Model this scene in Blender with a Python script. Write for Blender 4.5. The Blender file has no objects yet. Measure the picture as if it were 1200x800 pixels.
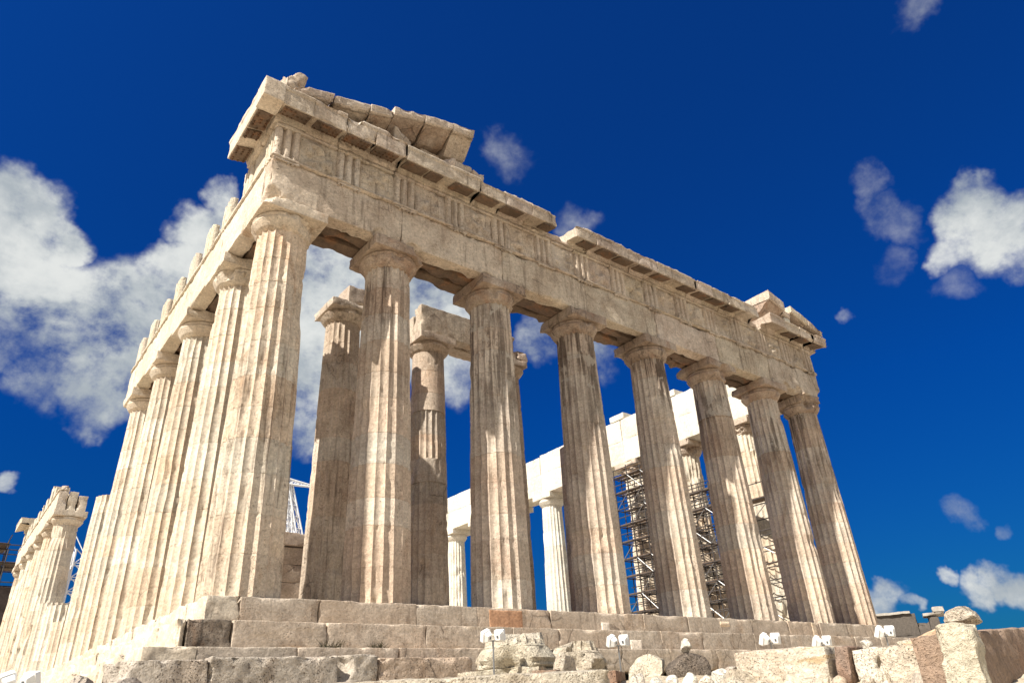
import bpy, bmesh, math
import numpy as np
from math import radians, sin, cos, pi
from mathutils import Matrix, Vector

scene = bpy.context.scene
COL = scene.collection

# ------------------------------------------------------------------ camera
cam = bpy.data.cameras.new('camera')
camo = bpy.data.objects.new('camera', cam)
COL.objects.link(camo)
CAM = np.array([-4.763, -17.117, -2.638])
YAW, PIT, ROL = 0.682695, 0.483189, -0.057331
F_ = np.array([sin(YAW)*cos(PIT), cos(YAW)*cos(PIT), sin(PIT)])
R_ = np.array([cos(YAW), -sin(YAW), 0.0])
U_ = np.cross(R_, F_)
RR = R_*cos(ROL)+U_*sin(ROL)
UU = -R_*sin(ROL)+U_*cos(ROL)
camo.matrix_world = Matrix(((RR[0], UU[0], -F_[0], CAM[0]), (RR[1], UU[1], -F_[1], CAM[1]),
                            (RR[2], UU[2], -F_[2], CAM[2]), (0, 0, 0, 1)))
cam.sensor_width = 36.0
cam.sensor_fit = 'HORIZONTAL'
cam.lens = 24.683
cam.clip_start = 0.1
cam.clip_end = 4000
scene.camera = camo

# ------------------------------------------------------------------ light
SUN_EL, SUN_DELTA = radians(45), radians(6)      # sun from the south, a little east of the facade plane
SUND = np.array([-cos(SUN_DELTA)*cos(SUN_EL), -sin(SUN_DELTA)*cos(SUN_EL), sin(SUN_EL)])
sl = bpy.data.lights.new('sun', 'SUN')
sl.energy = 4.4
sl.angle = radians(0.5)
sl.color = (1.0, 0.94, 0.835)
so = bpy.data.objects.new('sun', sl)
COL.objects.link(so)
so.rotation_euler = Vector(SUND).to_track_quat('Z', 'Y').to_euler()
so.location = (-40, -10, 40)

scene.view_settings.view_transform = 'Standard'
scene.view_settings.look = 'None'
scene.view_settings.exposure = 1.0
scene.view_settings.gamma = 1.0
scene.view_settings.use_curve_mapping = False

world = bpy.data.worlds.new('World')
scene.world = world
world.use_nodes = True


class NT:
    def __init__(s, nt):
        s.nt = nt
        nt.nodes.clear()

    def n(s, t, **kw):
        nd = s.nt.nodes.new(t)
        for k, v in kw.items():
            setattr(nd, k, v)
        return nd

    def put(s, sock, v):
        if isinstance(v, bpy.types.NodeSocket):
            s.nt.links.new(v, sock)
        elif v is not None:
            if hasattr(sock.default_value, '__len__') and not hasattr(v, '__len__'):
                v = (v,)*len(sock.default_value)
            sock.default_value = v

    def math(s, op, a, b=None, c=None, clamp=False):
        nd = s.n('ShaderNodeMath', operation=op, use_clamp=clamp)
        s.put(nd.inputs[0], a)
        if b is not None: s.put(nd.inputs[1], b)
        if c is not None: s.put(nd.inputs[2], c)
        return nd.outputs[0]

    def vmath(s, op, a, b=None):
        nd = s.n('ShaderNodeVectorMath', operation=op)
        s.put(nd.inputs[0], a)
        if b is not None: s.put(nd.inputs[1], b)
        return nd.outputs['Value'] if op == 'DOT_PRODUCT' else nd.outputs[0]

    def mrange(s, v, a, b, c=0.0, d=1.0, smooth=True):
        nd = s.n('ShaderNodeMapRange', interpolation_type='SMOOTHSTEP' if smooth else 'LINEAR')
        for i, x in enumerate((v, a, b, c, d)):
            s.put(nd.inputs[i], x)
        return nd.outputs[0]

    def mix(s, f, a, b, mode='MIX'):
        nd = s.n('ShaderNodeMix', data_type='RGBA', blend_type=mode)
        s.put(nd.inputs[0], f)
        s.put(nd.inputs[6], a if isinstance(a, bpy.types.NodeSocket) else tuple(a)+(1,)*(4-len(a)))
        s.put(nd.inputs[7], b if isinstance(b, bpy.types.NodeSocket) else tuple(b)+(1,)*(4-len(b)))
        return nd.outputs[2]

    def noise(s, vec, scale, detail=4, rough=0.55, dist=0.0):
        nd = s.n('ShaderNodeTexNoise')
        s.put(nd.inputs['Vector'], vec)
        nd.inputs['Scale'].default_value = scale
        nd.inputs['Detail'].default_value = detail
        nd.inputs['Roughness'].default_value = rough
        nd.inputs['Distortion'].default_value = dist
        return nd

    def scalev(s, vec, sc, loc=(0, 0, 0)):
        nd = s.n('ShaderNodeMapping')
        s.put(nd.inputs[0], vec)
        nd.inputs['Scale'].default_value = sc
        nd.inputs['Location'].default_value = loc
        return nd.outputs[0]


def pixdir(u, v):
    q = F_+RR*(u-600)/822.78-UU*(v-400)/822.78
    return q/np.linalg.norm(q)


def build_world():
    w = NT(world.node_tree)
    out = w.n('ShaderNodeOutputWorld')
    bg = w.n('ShaderNodeBackground')
    bg.inputs['Strength'].default_value = 0.1
    sky = w.n('ShaderNodeTexSky', sky_type='NISHITA')
    sky.sun_disc = False
    sky.sun_elevation = SUN_EL
    sky.sun_rotation = math.atan2(SUND[0], SUND[1])
    sky.altitude = 150
    sky.air_density = 1.0
    sky.dust_density = 0.4
    sky.ozone_density = 3.0
    tc = w.n('ShaderNodeTexCoord')
    V = tc.outputs['Generated']
    # deep polarised blue, a little paler low down
    sep = w.n('ShaderNodeSeparateXYZ')
    w.put(sep.inputs[0], V)
    pol = w.mix(w.mrange(sep.outputs[2], 0.06, 0.36, smooth=False), (0.009, 0.104, 0.228), (0.003, 0.133, 0.40))
    pol = w.mix(w.mrange(sep.outputs[2], 0.36, 0.78, smooth=False), pol, (0.0145, 0.168, 0.49))
    tint = w.mix(1.0, sky.outputs[0], pol, 'MULTIPLY')
    wn = w.noise(V, 5.0, 5, 0.6)
    off = w.vmath('MULTIPLY', w.vmath('SUBTRACT', wn.outputs['Color'], (0.5, 0.5, 0.5)), (0.10, 0.10, 0.10))
    wn2 = w.noise(V, 22.0, 4, 0.6)
    off2 = w.vmath('MULTIPLY', w.vmath('SUBTRACT', wn2.outputs['Color'], (0.5, 0.5, 0.5)), (0.045, 0.045, 0.045))
    VW = w.vmath('NORMALIZE', w.vmath('ADD', w.vmath('ADD', V, off), off2))
    # clouds: direction on the sky, angular radius, opacity
    blobs = [(28,262,46,1),(80,285,28,1),(20,310,44,1),(62,345,52,1),(115,378,58,1),(170,362,48,1),(207,322,28,.9),
             (238,268,28,.9),(252,232,17,.8),(238,298,26,.9),(132,428,50,1),(58,440,32,.75),(195,425,54,1),(118,472,28,.75),
             (12,405,24,.65),(390,335,56,1),(365,420,56,1),(350,490,38,.85),(445,355,54,1),(515,350,38,.9),(505,412,38,.9),
             (535,440,28,.7),(632,402,24,.65),(692,427,22,.65),(640,372,18,.6),
             (1158,248,34,.9),(1185,285,40,.95),(1128,290,24,.65),(1200,245,24,.8),(1198,325,18,.5),
             (1020,200,20,.30),(1035,235,24,.34),(1062,250,24,.30),(1050,300,20,.24),(1125,335,20,.28),(600,180,22,.32),
             (990,365,11,.45),(1120,595,18,.42),(1170,610,11,.38),(1085,22,24,.34),(680,258,20,.32),
             (1130,692,20,.85),(1160,684,22,.9),(1190,690,24,.9),(1092,677,10,.7),(1030,702,16,.7),(1052,714,8,.5),
             (5,562,12,.6)]
    acc = None
    # unseen cloud banks, added as fill light for the shaded front
    fill_clouds = [((-.8, .1, .35), 20, 1), ((-.5, -.7, .4), 30, 1), ((.5, -.8, .3), 26, 1), ((.05, -.9, .5), 30, 1), ((.75, -.55, .5), 16, 1)]
    items = []
    for u, v, r, a in blobs:
        rr = math.hypot(u-600, v-400)/822.78
        ang = r/822.78/(1+rr*rr)**0.75
        items.append((pixdir(u, v), ang, a))
    for d, deg, a in fill_clouds:
        d = np.array(d); items.append((d/np.linalg.norm(d), radians(deg), a))
    for d, ang, a in items:
        dp = w.vmath('DOT_PRODUCT', VW, tuple(d))
        b = w.mrange(dp, cos(ang*1.75), cos(ang*0.2), 0.0, a)
        acc = b if acc is None else w.math('MAXIMUM', acc, b)
    fb = w.noise(w.scalev(V, (1, 1, 1.25)), 8.0, 8, 0.62, 0.12)
    fb2 = w.noise(V, 26.0, 5, 0.62, 0.0)
    nz = w.math('ADD', w.math('MULTIPLY', w.math('SUBTRACT', fb.outputs['Fac'], 0.5), 2.9),
                w.math('MULTIPLY', w.math('SUBTRACT', fb2.outputs['Fac'], 0.5), 1.5))
    dens = w.math('MULTIPLY', acc, w.math('ADD', 0.92, nz))
    alpha = w.mrange(dens, 0.08, 0.95, 0.0, 0.98)
    sh = w.noise(w.scalev(V, (1, 1, 1.6), (3.1, 1.7, .4)), 6.0, 6, 0.6)
    sh2 = w.math('ADD', w.math('MULTIPLY', sh.outputs['Fac'], 0.75), w.math('MULTIPLY', w.math('SUBTRACT', fb.outputs['Fac'], 0.5), 0.9))
    ccol = w.mix(w.mrange(sh2, 0.24, 0.56), (2.1, 2.35, 2.55), (3.95, 4.05, 3.95))
    res = w.mix(alpha, tint, ccol)
    w.put(bg.inputs['Color'], res)
    w.put(out.inputs['Surface'], bg.outputs[0])


build_world()

# ------------------------------------------------------------------ materials


def stone(name, c1, c2, soot=0.5, sootc=(0.13, 0.095, 0.07), rust=0.3, rustc=(0.42, 0.25, 0.13), pits=0.5, bump=0.5,
          scale=1.0, bed=0.0, high=None, cracks=0.4):
    m = bpy.data.materials.new(name)
    m.use_nodes = True
    w = NT(m.node_tree)
    out = w.n('ShaderNodeOutputMaterial')
    bs = w.n('ShaderNodeBsdfPrincipled')
    geo = w.n('ShaderNodeNewGeometry')
    P = geo.outputs['Position']
    oi = w.n('ShaderNodeObjectInfo')
    n1 = w.noise(P, 0.55*scale, 4, 0.6, 0.4)
    base = w.mix(w.mrange(n1.outputs['Fac'], 0.35, 0.65), c1, c2)
    # honey / iron patina in clouds
    n4 = w.noise(w.scalev(P, (1.3, 1.3, 0.7), (7, 3, 1)), 0.9*scale, 5, 0.65, 0.6)
    base = w.mix(w.math('MULTIPLY', w.mrange(n4.outputs['Fac'], 0.50, 0.70), rust), base, rustc)
    # dark vertical run-off streaks
    n2 = w.noise(w.scalev(P, (3.2, 3.2, 0.22)), 1.6*scale, 4, 0.65, 0.25)
    n2b = w.noise(w.scalev(P, (1, 1, 0.6), (2, 9, 4)), 0.45*scale, 2, 0.6)
    st = w.math('MULTIPLY', w.mrange(n2.outputs['Fac'], 0.50, 0.68), w.mrange(n2b.outputs['Fac'], 0.38, 0.62))
    if high:
        sp = w.n('ShaderNodeSeparateXYZ'); w.put(sp.inputs[0], P)
        hm = w.mrange(sp.outputs[2], high[0], high[1], 0.10, 1.0)
        st = w.math('MULTIPLY', w.math('MULTIPLY', w.mrange(n2.outputs['Fac'], 0.43, 0.58), hm), w.mrange(n2b.outputs['Fac'], 0.36, 0.56, 0.25, 1.0))
    base = w.mix(w.math('MULTIPLY', st, soot), base, sootc)
    # lichen-like broken blotches
    n5 = w.noise(w.scalev(P, (1, 1, 1), (5, 5, 5)), 4.5*scale, 5, 0.75, 0.8)
    bl = w.math('MULTIPLY', w.mrange(n5.outputs['Fac'], 0.56, 0.66), w.mrange(n2b.outputs['Fac'], 0.45, 0.6))
    if high: bl = w.math('MULTIPLY', bl, hm)
    base = w.mix(w.math('MULTIPLY', bl, soot*0.8), base, sootc)
    # fine mottling
    n3 = w.noise(P, 13*scale, 4, 0.7)
    val = w.mrange(n3.outputs['Fac'], 0.28, 0.72, 0.66, 1.20, False)
    n6 = w.noise(w.scalev(P, (1, 1, 1.5), (4, 8, 2)), 3.4*scale, 4, 0.7, 0.4)
    val = w.math('MULTIPLY', val, w.mrange(n6.outputs['Fac'], 0.3, 0.7, 0.84, 1.10, False))
    # hairline cracks and old joints
    wv = w.vmath('ADD', P, w.vmath('MULTIPLY', w.vmath('SUBTRACT', n6.outputs['Color'], (0.5, 0.5, 0.5)), (0.16, 0.16, 0.16)))
    cr = w.n('ShaderNodeTexVoronoi', feature='DISTANCE_TO_EDGE')
    w.put(cr.inputs['Vector'], w.scalev(wv, (1, 1, 0.8)))
    cr.inputs['Scale'].default_value = 0.9*scale
    crack = w.math('MULTIPLY', w.mrange(cr.outputs['Distance'], 0.004, 0.022, 1.0, 0.0), w.mrange(n1.outputs['Fac'], 0.54, 0.60))
    val = w.math('MULTIPLY', val, w.math('SUBTRACT', 1.0, w.math('MULTIPLY', crack, cracks)))
    base = w.mix(1.0, base, w_rgb(w, val), 'MULTIPLY')
    if high:
        pp = w.noise(w.scalev(P, (1, 1, 0.8), (13, 1, 6)), 1.5, 5, 0.6, 0.5)
        base = w.mix(w.math('MULTIPLY', w.math('MULTIPLY', w.mrange(pp.outputs['Fac'], 0.58, 0.62), hm), 0.75), base, (0.52, 0.46, 0.38))
    # scattered larger holes
    ho = w.noise(P, 10*scale, 1.5, 0.5)
    base = w.mix(w.math('MULTIPLY', w.mrange(ho.outputs['Fac'], 0.715, 0.75), min(1.0, pits*0.9)), base, (0.09, 0.065, 0.05))
    if bed > 0:
        nb = w.noise(w.scalev(P, (0.8, 0.8, 9), (1, 2, 3)), 1.0, 6, 0.65, 0.5)
        base = w.mix(w.math('MULTIPLY', w.mrange(nb.outputs['Fac'], 0.52, 0.66), bed), base, (0.40, 0.27, 0.13))
    # pits
    vo = w.n('ShaderNodeTexNoise')
    w.put(vo.inputs['Vector'], P)
    vo.inputs['Scale'].default_value = 34*scale
    vo.inputs['Detail'].default_value = 1
    pit = w.math('MULTIPLY', w.mrange(vo.outputs['Fac'], 0.60, 0.70), w.mrange(n4.outputs['Fac'], 0.40, 0.60))
    base = w.mix(w.math('MULTIPLY', pit, pits), base, (0.10, 0.07, 0.05))
    at = w.n('ShaderNodeAttribute', attribute_name='tint')
    base = w.mix(1.0, base, at.outputs['Color'], 'MULTIPLY')
    w.put(bs.inputs['Base Color'], base)
    bs.inputs['Roughness'].default_value = 0.82
    bs.inputs['Specular IOR Level'].default_value = 0.25
    h = w.math('ADD', w.math('MULTIPLY', n3.outputs['Fac'], 0.6), w.math('MULTIPLY', n5.outputs['Fac'], 0.8))
    h = w.math('SUBTRACT', h, w.math('MULTIPLY', pit, 0.5))
    h = w.math('SUBTRACT', h, w.math('MULTIPLY', crack, cracks))
    bp = w.n('ShaderNodeBump')
    bp.inputs['Strength'].default_value = bump
    bp.inputs['Distance'].default_value = 0.075
    w.put(bp.inputs['Height'], h)
    w.put(bs.inputs['Normal'], bp.outputs[0])
    w.put(out.inputs['Surface'], bs.outputs[0])
    return m


def w_rgb(w, val):
    c = w.n('ShaderNodeCombineColor')
    for i in range(3):
        w.put(c.inputs[i], val)
    return c.outputs[0]


def plain(name, col, rough=0.6, metal=0.0, var=0.15, spec=0.4):
    m = bpy.data.materials.new(name)
    m.use_nodes = True
    w = NT(m.node_tree)
    out = w.n('ShaderNodeOutputMaterial')
    bs = w.n('ShaderNodeBsdfPrincipled')
    geo = w.n('ShaderNodeNewGeometry')
    n = w.noise(geo.outputs['Position'], 6, 6, 0.65)
    v = w.mrange(n.outputs['Fac'], 0.3, 0.7, 1-var, 1+var, False)
    w.put(bs.inputs['Base Color'], w.mix(1.0, col, w_rgb(w, v), 'MULTIPLY'))
    bs.inputs['Roughness'].default_value = rough
    bs.inputs['Metallic'].default_value = metal
    bs.inputs['Specular IOR Level'].default_value = spec
    w.put(out.inputs['Surface'], bs.outputs[0])
    return m


M = {}
M['front'] = stone('patinated marble', (0.65, 0.555, 0.45), (0.50, 0.405, 0.315), soot=0.55, rust=0.35, rustc=(0.42, 0.29, 0.20), pits=0.75, bump=0.6)
M['clean'] = stone('sunbleached marble', (0.71, 0.625, 0.505), (0.645, 0.545, 0.425), soot=0.22, rust=0.30,
                   rustc=(0.54, 0.41, 0.28), pits=0.40, bump=0.45, cracks=0.2)
M['mid'] = stone('weathered marble', (0.58, 0.485, 0.39), (0.50, 0.40, 0.315), soot=0.42, rust=0.35, pits=0.6, bump=0.5)
M['soffit'] = stone('rust stained marble with painted shade', (0.22, 0.155, 0.11), (0.13, 0.092, 0.066), soot=0.7, rust=0.6, rustc=(0.36, 0.17, 0.08), pits=0.5)  # stain tone darkened further to paint shade onto undersides and inner beams
M['shaft'] = stone('column marble with sooty tops', (0.66, 0.56, 0.45), (0.56, 0.455, 0.36), soot=0.92, rust=0.42, rustc=(0.42, 0.275, 0.195), pits=0.6, bump=0.5, high=(3.0, 10.0), cracks=0.12)
M['corner'] = stone('half patinated marble', (0.68, 0.585, 0.465), (0.60, 0.495, 0.38), soot=0.8, rust=0.55, rustc=(0.40, 0.24, 0.13), pits=0.6, bump=0.5, cracks=0.2)
M['lichen'] = stone('marble with black lichen', (0.40, 0.33, 0.26), (0.20, 0.165, 0.13), soot=1.0, sootc=(0.07, 0.06, 0.05), rust=0.4, rustc=(.3, .17, .1), pits=1.0, bump=1.0)
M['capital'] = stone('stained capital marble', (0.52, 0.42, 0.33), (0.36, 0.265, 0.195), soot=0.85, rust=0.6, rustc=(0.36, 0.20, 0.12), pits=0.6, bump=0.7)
M['step'] = stone('step marble', (0.63, 0.53, 0.425), (0.56, 0.46, 0.36), soot=0.38, rust=0.30, pits=0.55, bump=0.5, bed=0.15)
M['new'] = stone('new white marble', (0.74, 0.69, 0.59), (0.68, 0.62, 0.51), soot=0.14, rust=0.10, rustc=(.6, .5, .36), pits=0.12, bump=0.2, cracks=0.25)
M['poros'] = stone('grey foundation stone', (0.56, 0.49, 0.41), (0.44, 0.38, 0.31), soot=0.6, rust=0.2, pits=0.8, bump=1.0)
M['rock'] = stone('cream rubble stone', (0.62, 0.55, 0.44), (0.55, 0.47, 0.36), soot=0.3, rust=0.3, rustc=(.5, .36, .22), pits=0.45, bump=1.1)
M['bedded'] = stone('banded cream stone', (0.63, 0.56, 0.45), (0.56, 0.48, 0.37), soot=0.15, rust=0.3, pits=0.5, bump=0.8, bed=0.75)
M['brown'] = stone('brown stone', (0.27, 0.20, 0.152), (0.21, 0.155, 0.115), soot=0.5, rust=0.4, rustc=(.3, .16, .09), pits=0.5, bump=0.8)
M['white_rock'] = stone('white rubble', (0.74, 0.70, 0.62), (0.66, 0.60, 0.5), soot=0.15, rust=0.15, pits=0.5, bump=0.9)
M['pebbly'] = stone('pebbly conglomerate', (0.34, 0.27, 0.21), (0.26, 0.21, 0.17), soot=0.5, rust=0.2, pits=1.0, bump=1.6, scale=1.6)
M['ground'] = stone('trodden rocky ground', (0.60, 0.52, 0.40), (0.53, 0.45, 0.33), soot=0.15, rust=0.3, pits=0.4, bump=0.8)
M['steel'] = plain('galvanised scaffold steel', (0.30, 0.30, 0.30), 0.45, 0.7)
M['darksteel'] = plain('dark scaffold steel', (0.07, 0.06, 0.055), 0.6, 0.3)
M['wood'] = plain('scaffold timber', (0.14, 0.095, 0.065), 0.8, 0, 0.35)
M['netting'] = plain('dark scaffold sheeting', (0.055, 0.04, 0.035), 0.9, 0, 0.4)
M['cranepaint'] = plain('white crane paint', (0.75, 0.76, 0.78), 0.4)
M['lampwhite'] = plain('white lamp housing', (0.82, 0.82, 0.80), 0.35, 0, 0.05)
M['lampglass'] = plain('grey lamp glass', (0.10, 0.11, 0.13), 0.15, 0, 0.05, 0.6)
M['plaster'] = plain('far grey stone', (0.09, 0.075, 0.062), 0.85, 0, 0.3)
M['pale'] = plain('pale far stone', (0.36, 0.33, 0.29), 0.85, 0, 0.2)
M['leaf'] = plain('dry weed leaf', (0.09, 0.085, 0.045), 0.8, 0, 0.3)

# ------------------------------------------------------------------ numeric helpers
rng = np.random.default_rng(7)


def vnoise(P, seed=0):
    P = np.asarray(P, float)
    I = np.floor(P).astype(np.int64)
    f = P-I
    u = f*f*(3-2*f)

    def h(dx, dy, dz):
        x = ((I[:, 0]+dx)*73856093) ^ ((I[:, 1]+dy)*19349663) ^ ((I[:, 2]+dz)*83492791) ^ (seed*2654435761 & 0xffffffff)
        x &= 0xffffffff
        x = ((x ^ (x >> 16))*0x45d9f3b) & 0xffffffff
        x = ((x ^ (x >> 16))*0x45d9f3b) & 0xffffffff
        x = x ^ (x >> 16)
        return x/4294967295.0
    ux, uy, uz = u[:, 0], u[:, 1], u[:, 2]
    a = h(0, 0, 0)*(1-ux)+h(1, 0, 0)*ux
    b = h(0, 1, 0)*(1-ux)+h(1, 1, 0)*ux
    c = h(0, 0, 1)*(1-ux)+h(1, 0, 1)*ux
    d = h(0, 1, 1)*(1-ux)+h(1, 1, 1)*ux
    return (a*(1-uy)+b*uy)*(1-uz)+(c*(1-uy)+d*uy)*uz


def fbm(P, seed=0, octv=4):
    s = 0; a = 0.5; t = 0
    P = np.asarray(P, float)
    for i in range(octv):
        s = s+a*vnoise(P, seed+i*17); t += a
        P = P*2.03+11.3; a *= 0.5
    return s/t


ORIG = {}


def obj(name, V, faces, mat, parent=None, tint=None, smooth=None, org=None):
    """one mesh object; V in world space"""
    V = np.asarray(V, float)
    mn, mx = V.min(0), V.max(0)
    o = np.array([(mn[0]+mx[0])/2, (mn[1]+mx[1])/2, mn[2]]) if org is None else np.array(org, float)
    me = bpy.data.meshes.new(name)
    W = V-o
    if isinstance(faces, np.ndarray) and faces.ndim == 2:
        n, k = faces.shape
        me.vertices.add(len(W)); me.vertices.foreach_set('co', W.astype(np.float32).ravel())
        me.loops.add(n*k); me.loops.foreach_set('vertex_index', faces.astype(np.int32).ravel())
        me.polygons.add(n)
        me.polygons.foreach_set('loop_start', np.arange(0, n*k, k, dtype=np.int32))
        me.polygons.foreach_set('loop_total', np.full(n, k, dtype=np.int32))
        me.update(calc_edges=True)
        me.validate()
    else:
        me.from_pydata(W.tolist(), [], [list(map(int, f)) for f in faces])
        me.update()
    if tint is None:
        g = 1+rng.uniform(-0.07, 0.05)
        tint = np.array([g, g*rng.uniform(.985, 1.01), g*rng.uniform(.96, 1.02)])
    tint = np.asarray(tint, float)
    if tint.ndim == 1:
        tint = np.tile(tint, (len(V), 1))
    ca = me.color_attributes.new('tint', 'FLOAT_COLOR', 'POINT')
    ca.data.foreach_set('color', np.c_[tint, np.ones(len(V))].astype(np.float32).ravel())
    if smooth is not None:
        me.polygons.foreach_set('use_smooth', np.ones(len(me.polygons), dtype=bool))
        me.set_sharp_from_angle(angle=radians(smooth))
    me.materials.append(M[mat] if isinstance(mat, str) else mat)
    ob = bpy.data.objects.new(name, me)
    COL.objects.link(ob)
    place(ob, o, parent)
    return ob


def place(ob, o, parent):
    ORIG[ob] = np.array(o, float)
    if parent is not None:
        ob.parent = parent
        ob.location = tuple(o-ORIG[parent])
    else:
        ob.location = tuple(o)


def thing(name, label, cat, loc, group=None):
    o = bpy.data.objects.new(name, None)
    o.empty_display_size = 0.3
    COL.objects.link(o)
    ORIG[o] = np.array(loc, float)
    o.location = loc
    tag(o, label, cat, group)
    return o


def tag(o, label=None, cat=None, group=None, kind=None):
    if label: o['label'] = label
    if cat: o['category'] = cat
    if group: o['group'] = group
    if kind: o['kind'] = kind
    return o


def rotz(V, a, c=(0, 0, 0)):
    V = np.asarray(V, float)-c
    return np.c_[V[:, 0]*cos(a)-V[:, 1]*sin(a), V[:, 0]*sin(a)+V[:, 1]*cos(a), V[:, 2]]+c


def rotax(V, ax, a, c=(0, 0, 0)):
    Rm = np.array(Matrix.Rotation(a, 3, Vector(ax)))
    return (np.asarray(V, float)-c)@Rm.T+c


def lattice(n):
    nx, ny, nz = n
    pts = []; fs = []; cnt = 0
    for ax in range(3):
        b, c = (ax+1) % 3, (ax+2) % 3
        nb, nc = n[b], n[c]
        I, J = np.meshgrid(np.arange(nb+1), np.arange(nc+1), indexing='ij')
        for side in (0, 1):
            g = np.zeros((nb+1, nc+1, 3), int)
            g[..., ax] = side*n[ax]; g[..., b] = I; g[..., c] = J
            idx = cnt+np.arange((nb+1)*(nc+1)).reshape(nb+1, nc+1)
            q = np.stack([idx[:-1, :-1], idx[1:, :-1], idx[1:, 1:], idx[:-1, 1:]], -1).reshape(-1, 4)
            if side == 0: q = q[:, ::-1]
            pts.append(g.reshape(-1, 3)); fs.append(q); cnt += (nb+1)*(nc+1)
    pts = np.vstack(pts); fs = np.vstack(fs)
    key = (pts[:, 0]*(ny+1)+pts[:, 1])*(nz+1)+pts[:, 2]
    u, first, inv = np.unique(key, return_index=True, return_inverse=True)
    return pts[first], inv[fs]


def block(lo, hi, res=0.12, chip=0.06, ew=0.08, rough=0.008, seed=None, bites=(), bevel=0.007, freq=2.2, thr=0.53, nmax=60, edge=True):
    lo = np.array(lo, float); hi = np.array(hi, float)
    L = hi-lo
    if seed is None: seed = int(rng.integers(1, 9999))
    n = np.clip(np.ceil(L/res), 1, nmax).astype(int)
    axes = []
    for i in range(3):
        g = np.linspace(0, L[i], n[i]+1)
        if edge and L[i] > 0.18:
            g = np.unique(np.round(np.r_[g, 0.014, 0.045, L[i]-0.045, L[i]-0.014], 5))
            g = g[np.r_[True, np.diff(g) > 0.008]]; g[-1] = L[i]
        axes.append(g)
    K, Fc = lattice([len(g)-1 for g in axes])
    half = L/2; c = (lo+hi)/2
    p = np.stack([axes[i][K[:, i]] for i in range(3)], 1)-half
    W = p+c
    so_ = seed % 97*3.71
    A = bevel+chip*np.clip((fbm(W*freq+so_, seed, 3)-thr)*4, 0, 1.3)
    A = np.minimum(A, half.min()*0.7)
    d = half-np.abs(p)
    sh = np.zeros_like(p)
    for i in range(3):
        j, k = (i+1) % 3, (i+2) % 3
        on = np.exp(-d[:, i]/ew)
        sh[:, i] = -np.sign(p[:, i])*A*on*np.maximum(np.exp(-d[:, j]/ew), np.exp(-d[:, k]/ew))
    if rough:
        r = (fbm(W*5+so_, seed+5, 4)-0.5)*2*rough*2
        for i in range(3):
            on = d[:, i] < 1e-6
            sh[on, i] += np.sign(p[on, i])*r[on]
    V = p+sh
    for bc, br in bites:
        bc = np.array(bc, float)-c
        q = V-bc
        dist = np.linalg.norm(q, axis=1)
        rr = br*(0.72+0.56*fbm((V+c)*3.1+seed % 50, seed+3, 3))
        m = dist < rr
        if m.any():
            # push inside points towards the block's middle, onto the bite's surface
            dirv = -bc/np.linalg.norm(bc)
            qm = q[m]; b = qm@dirv; cc = (qm**2).sum(1)-rr[m]**2
            t = -b+np.sqrt(np.maximum(b*b-cc, 0))
            V[m] += dirv*t[:, None]
    return V+c, Fc


def merge(parts):
    Vs, Fs, Ts, o = [], [], [], 0
    for V, Fc, T in parts:
        Vs.append(V); Ts.append(np.tile(T, (len(V), 1)) if np.ndim(T) == 1 else T)
        if isinstance(Fc, np.ndarray): Fs.append(Fc+o)
        else: Fs.append([[i+o for i in f] for f in Fc])
        o += len(V)
    if all(isinstance(f, np.ndarray) and f.shape[1] == Fs[0].shape[1] for f in Fs if isinstance(f, np.ndarray)) and all(isinstance(f, np.ndarray) for f in Fs):
        return np.vstack(Vs), np.vstack(Fs), np.vstack(Ts)
    fl = []
    for f in Fs: fl += [list(x) for x in f]
    return np.vstack(Vs), fl, np.vstack(Ts)


def rtint(a=0.08, b=0.03):
    g = 1+rng.uniform(-a, a*0.6)
    wm = rng.uniform(-1, 0.7)*b
    return np.array([g, g*(1+0.55*wm), g*(1+wm)])


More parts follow.
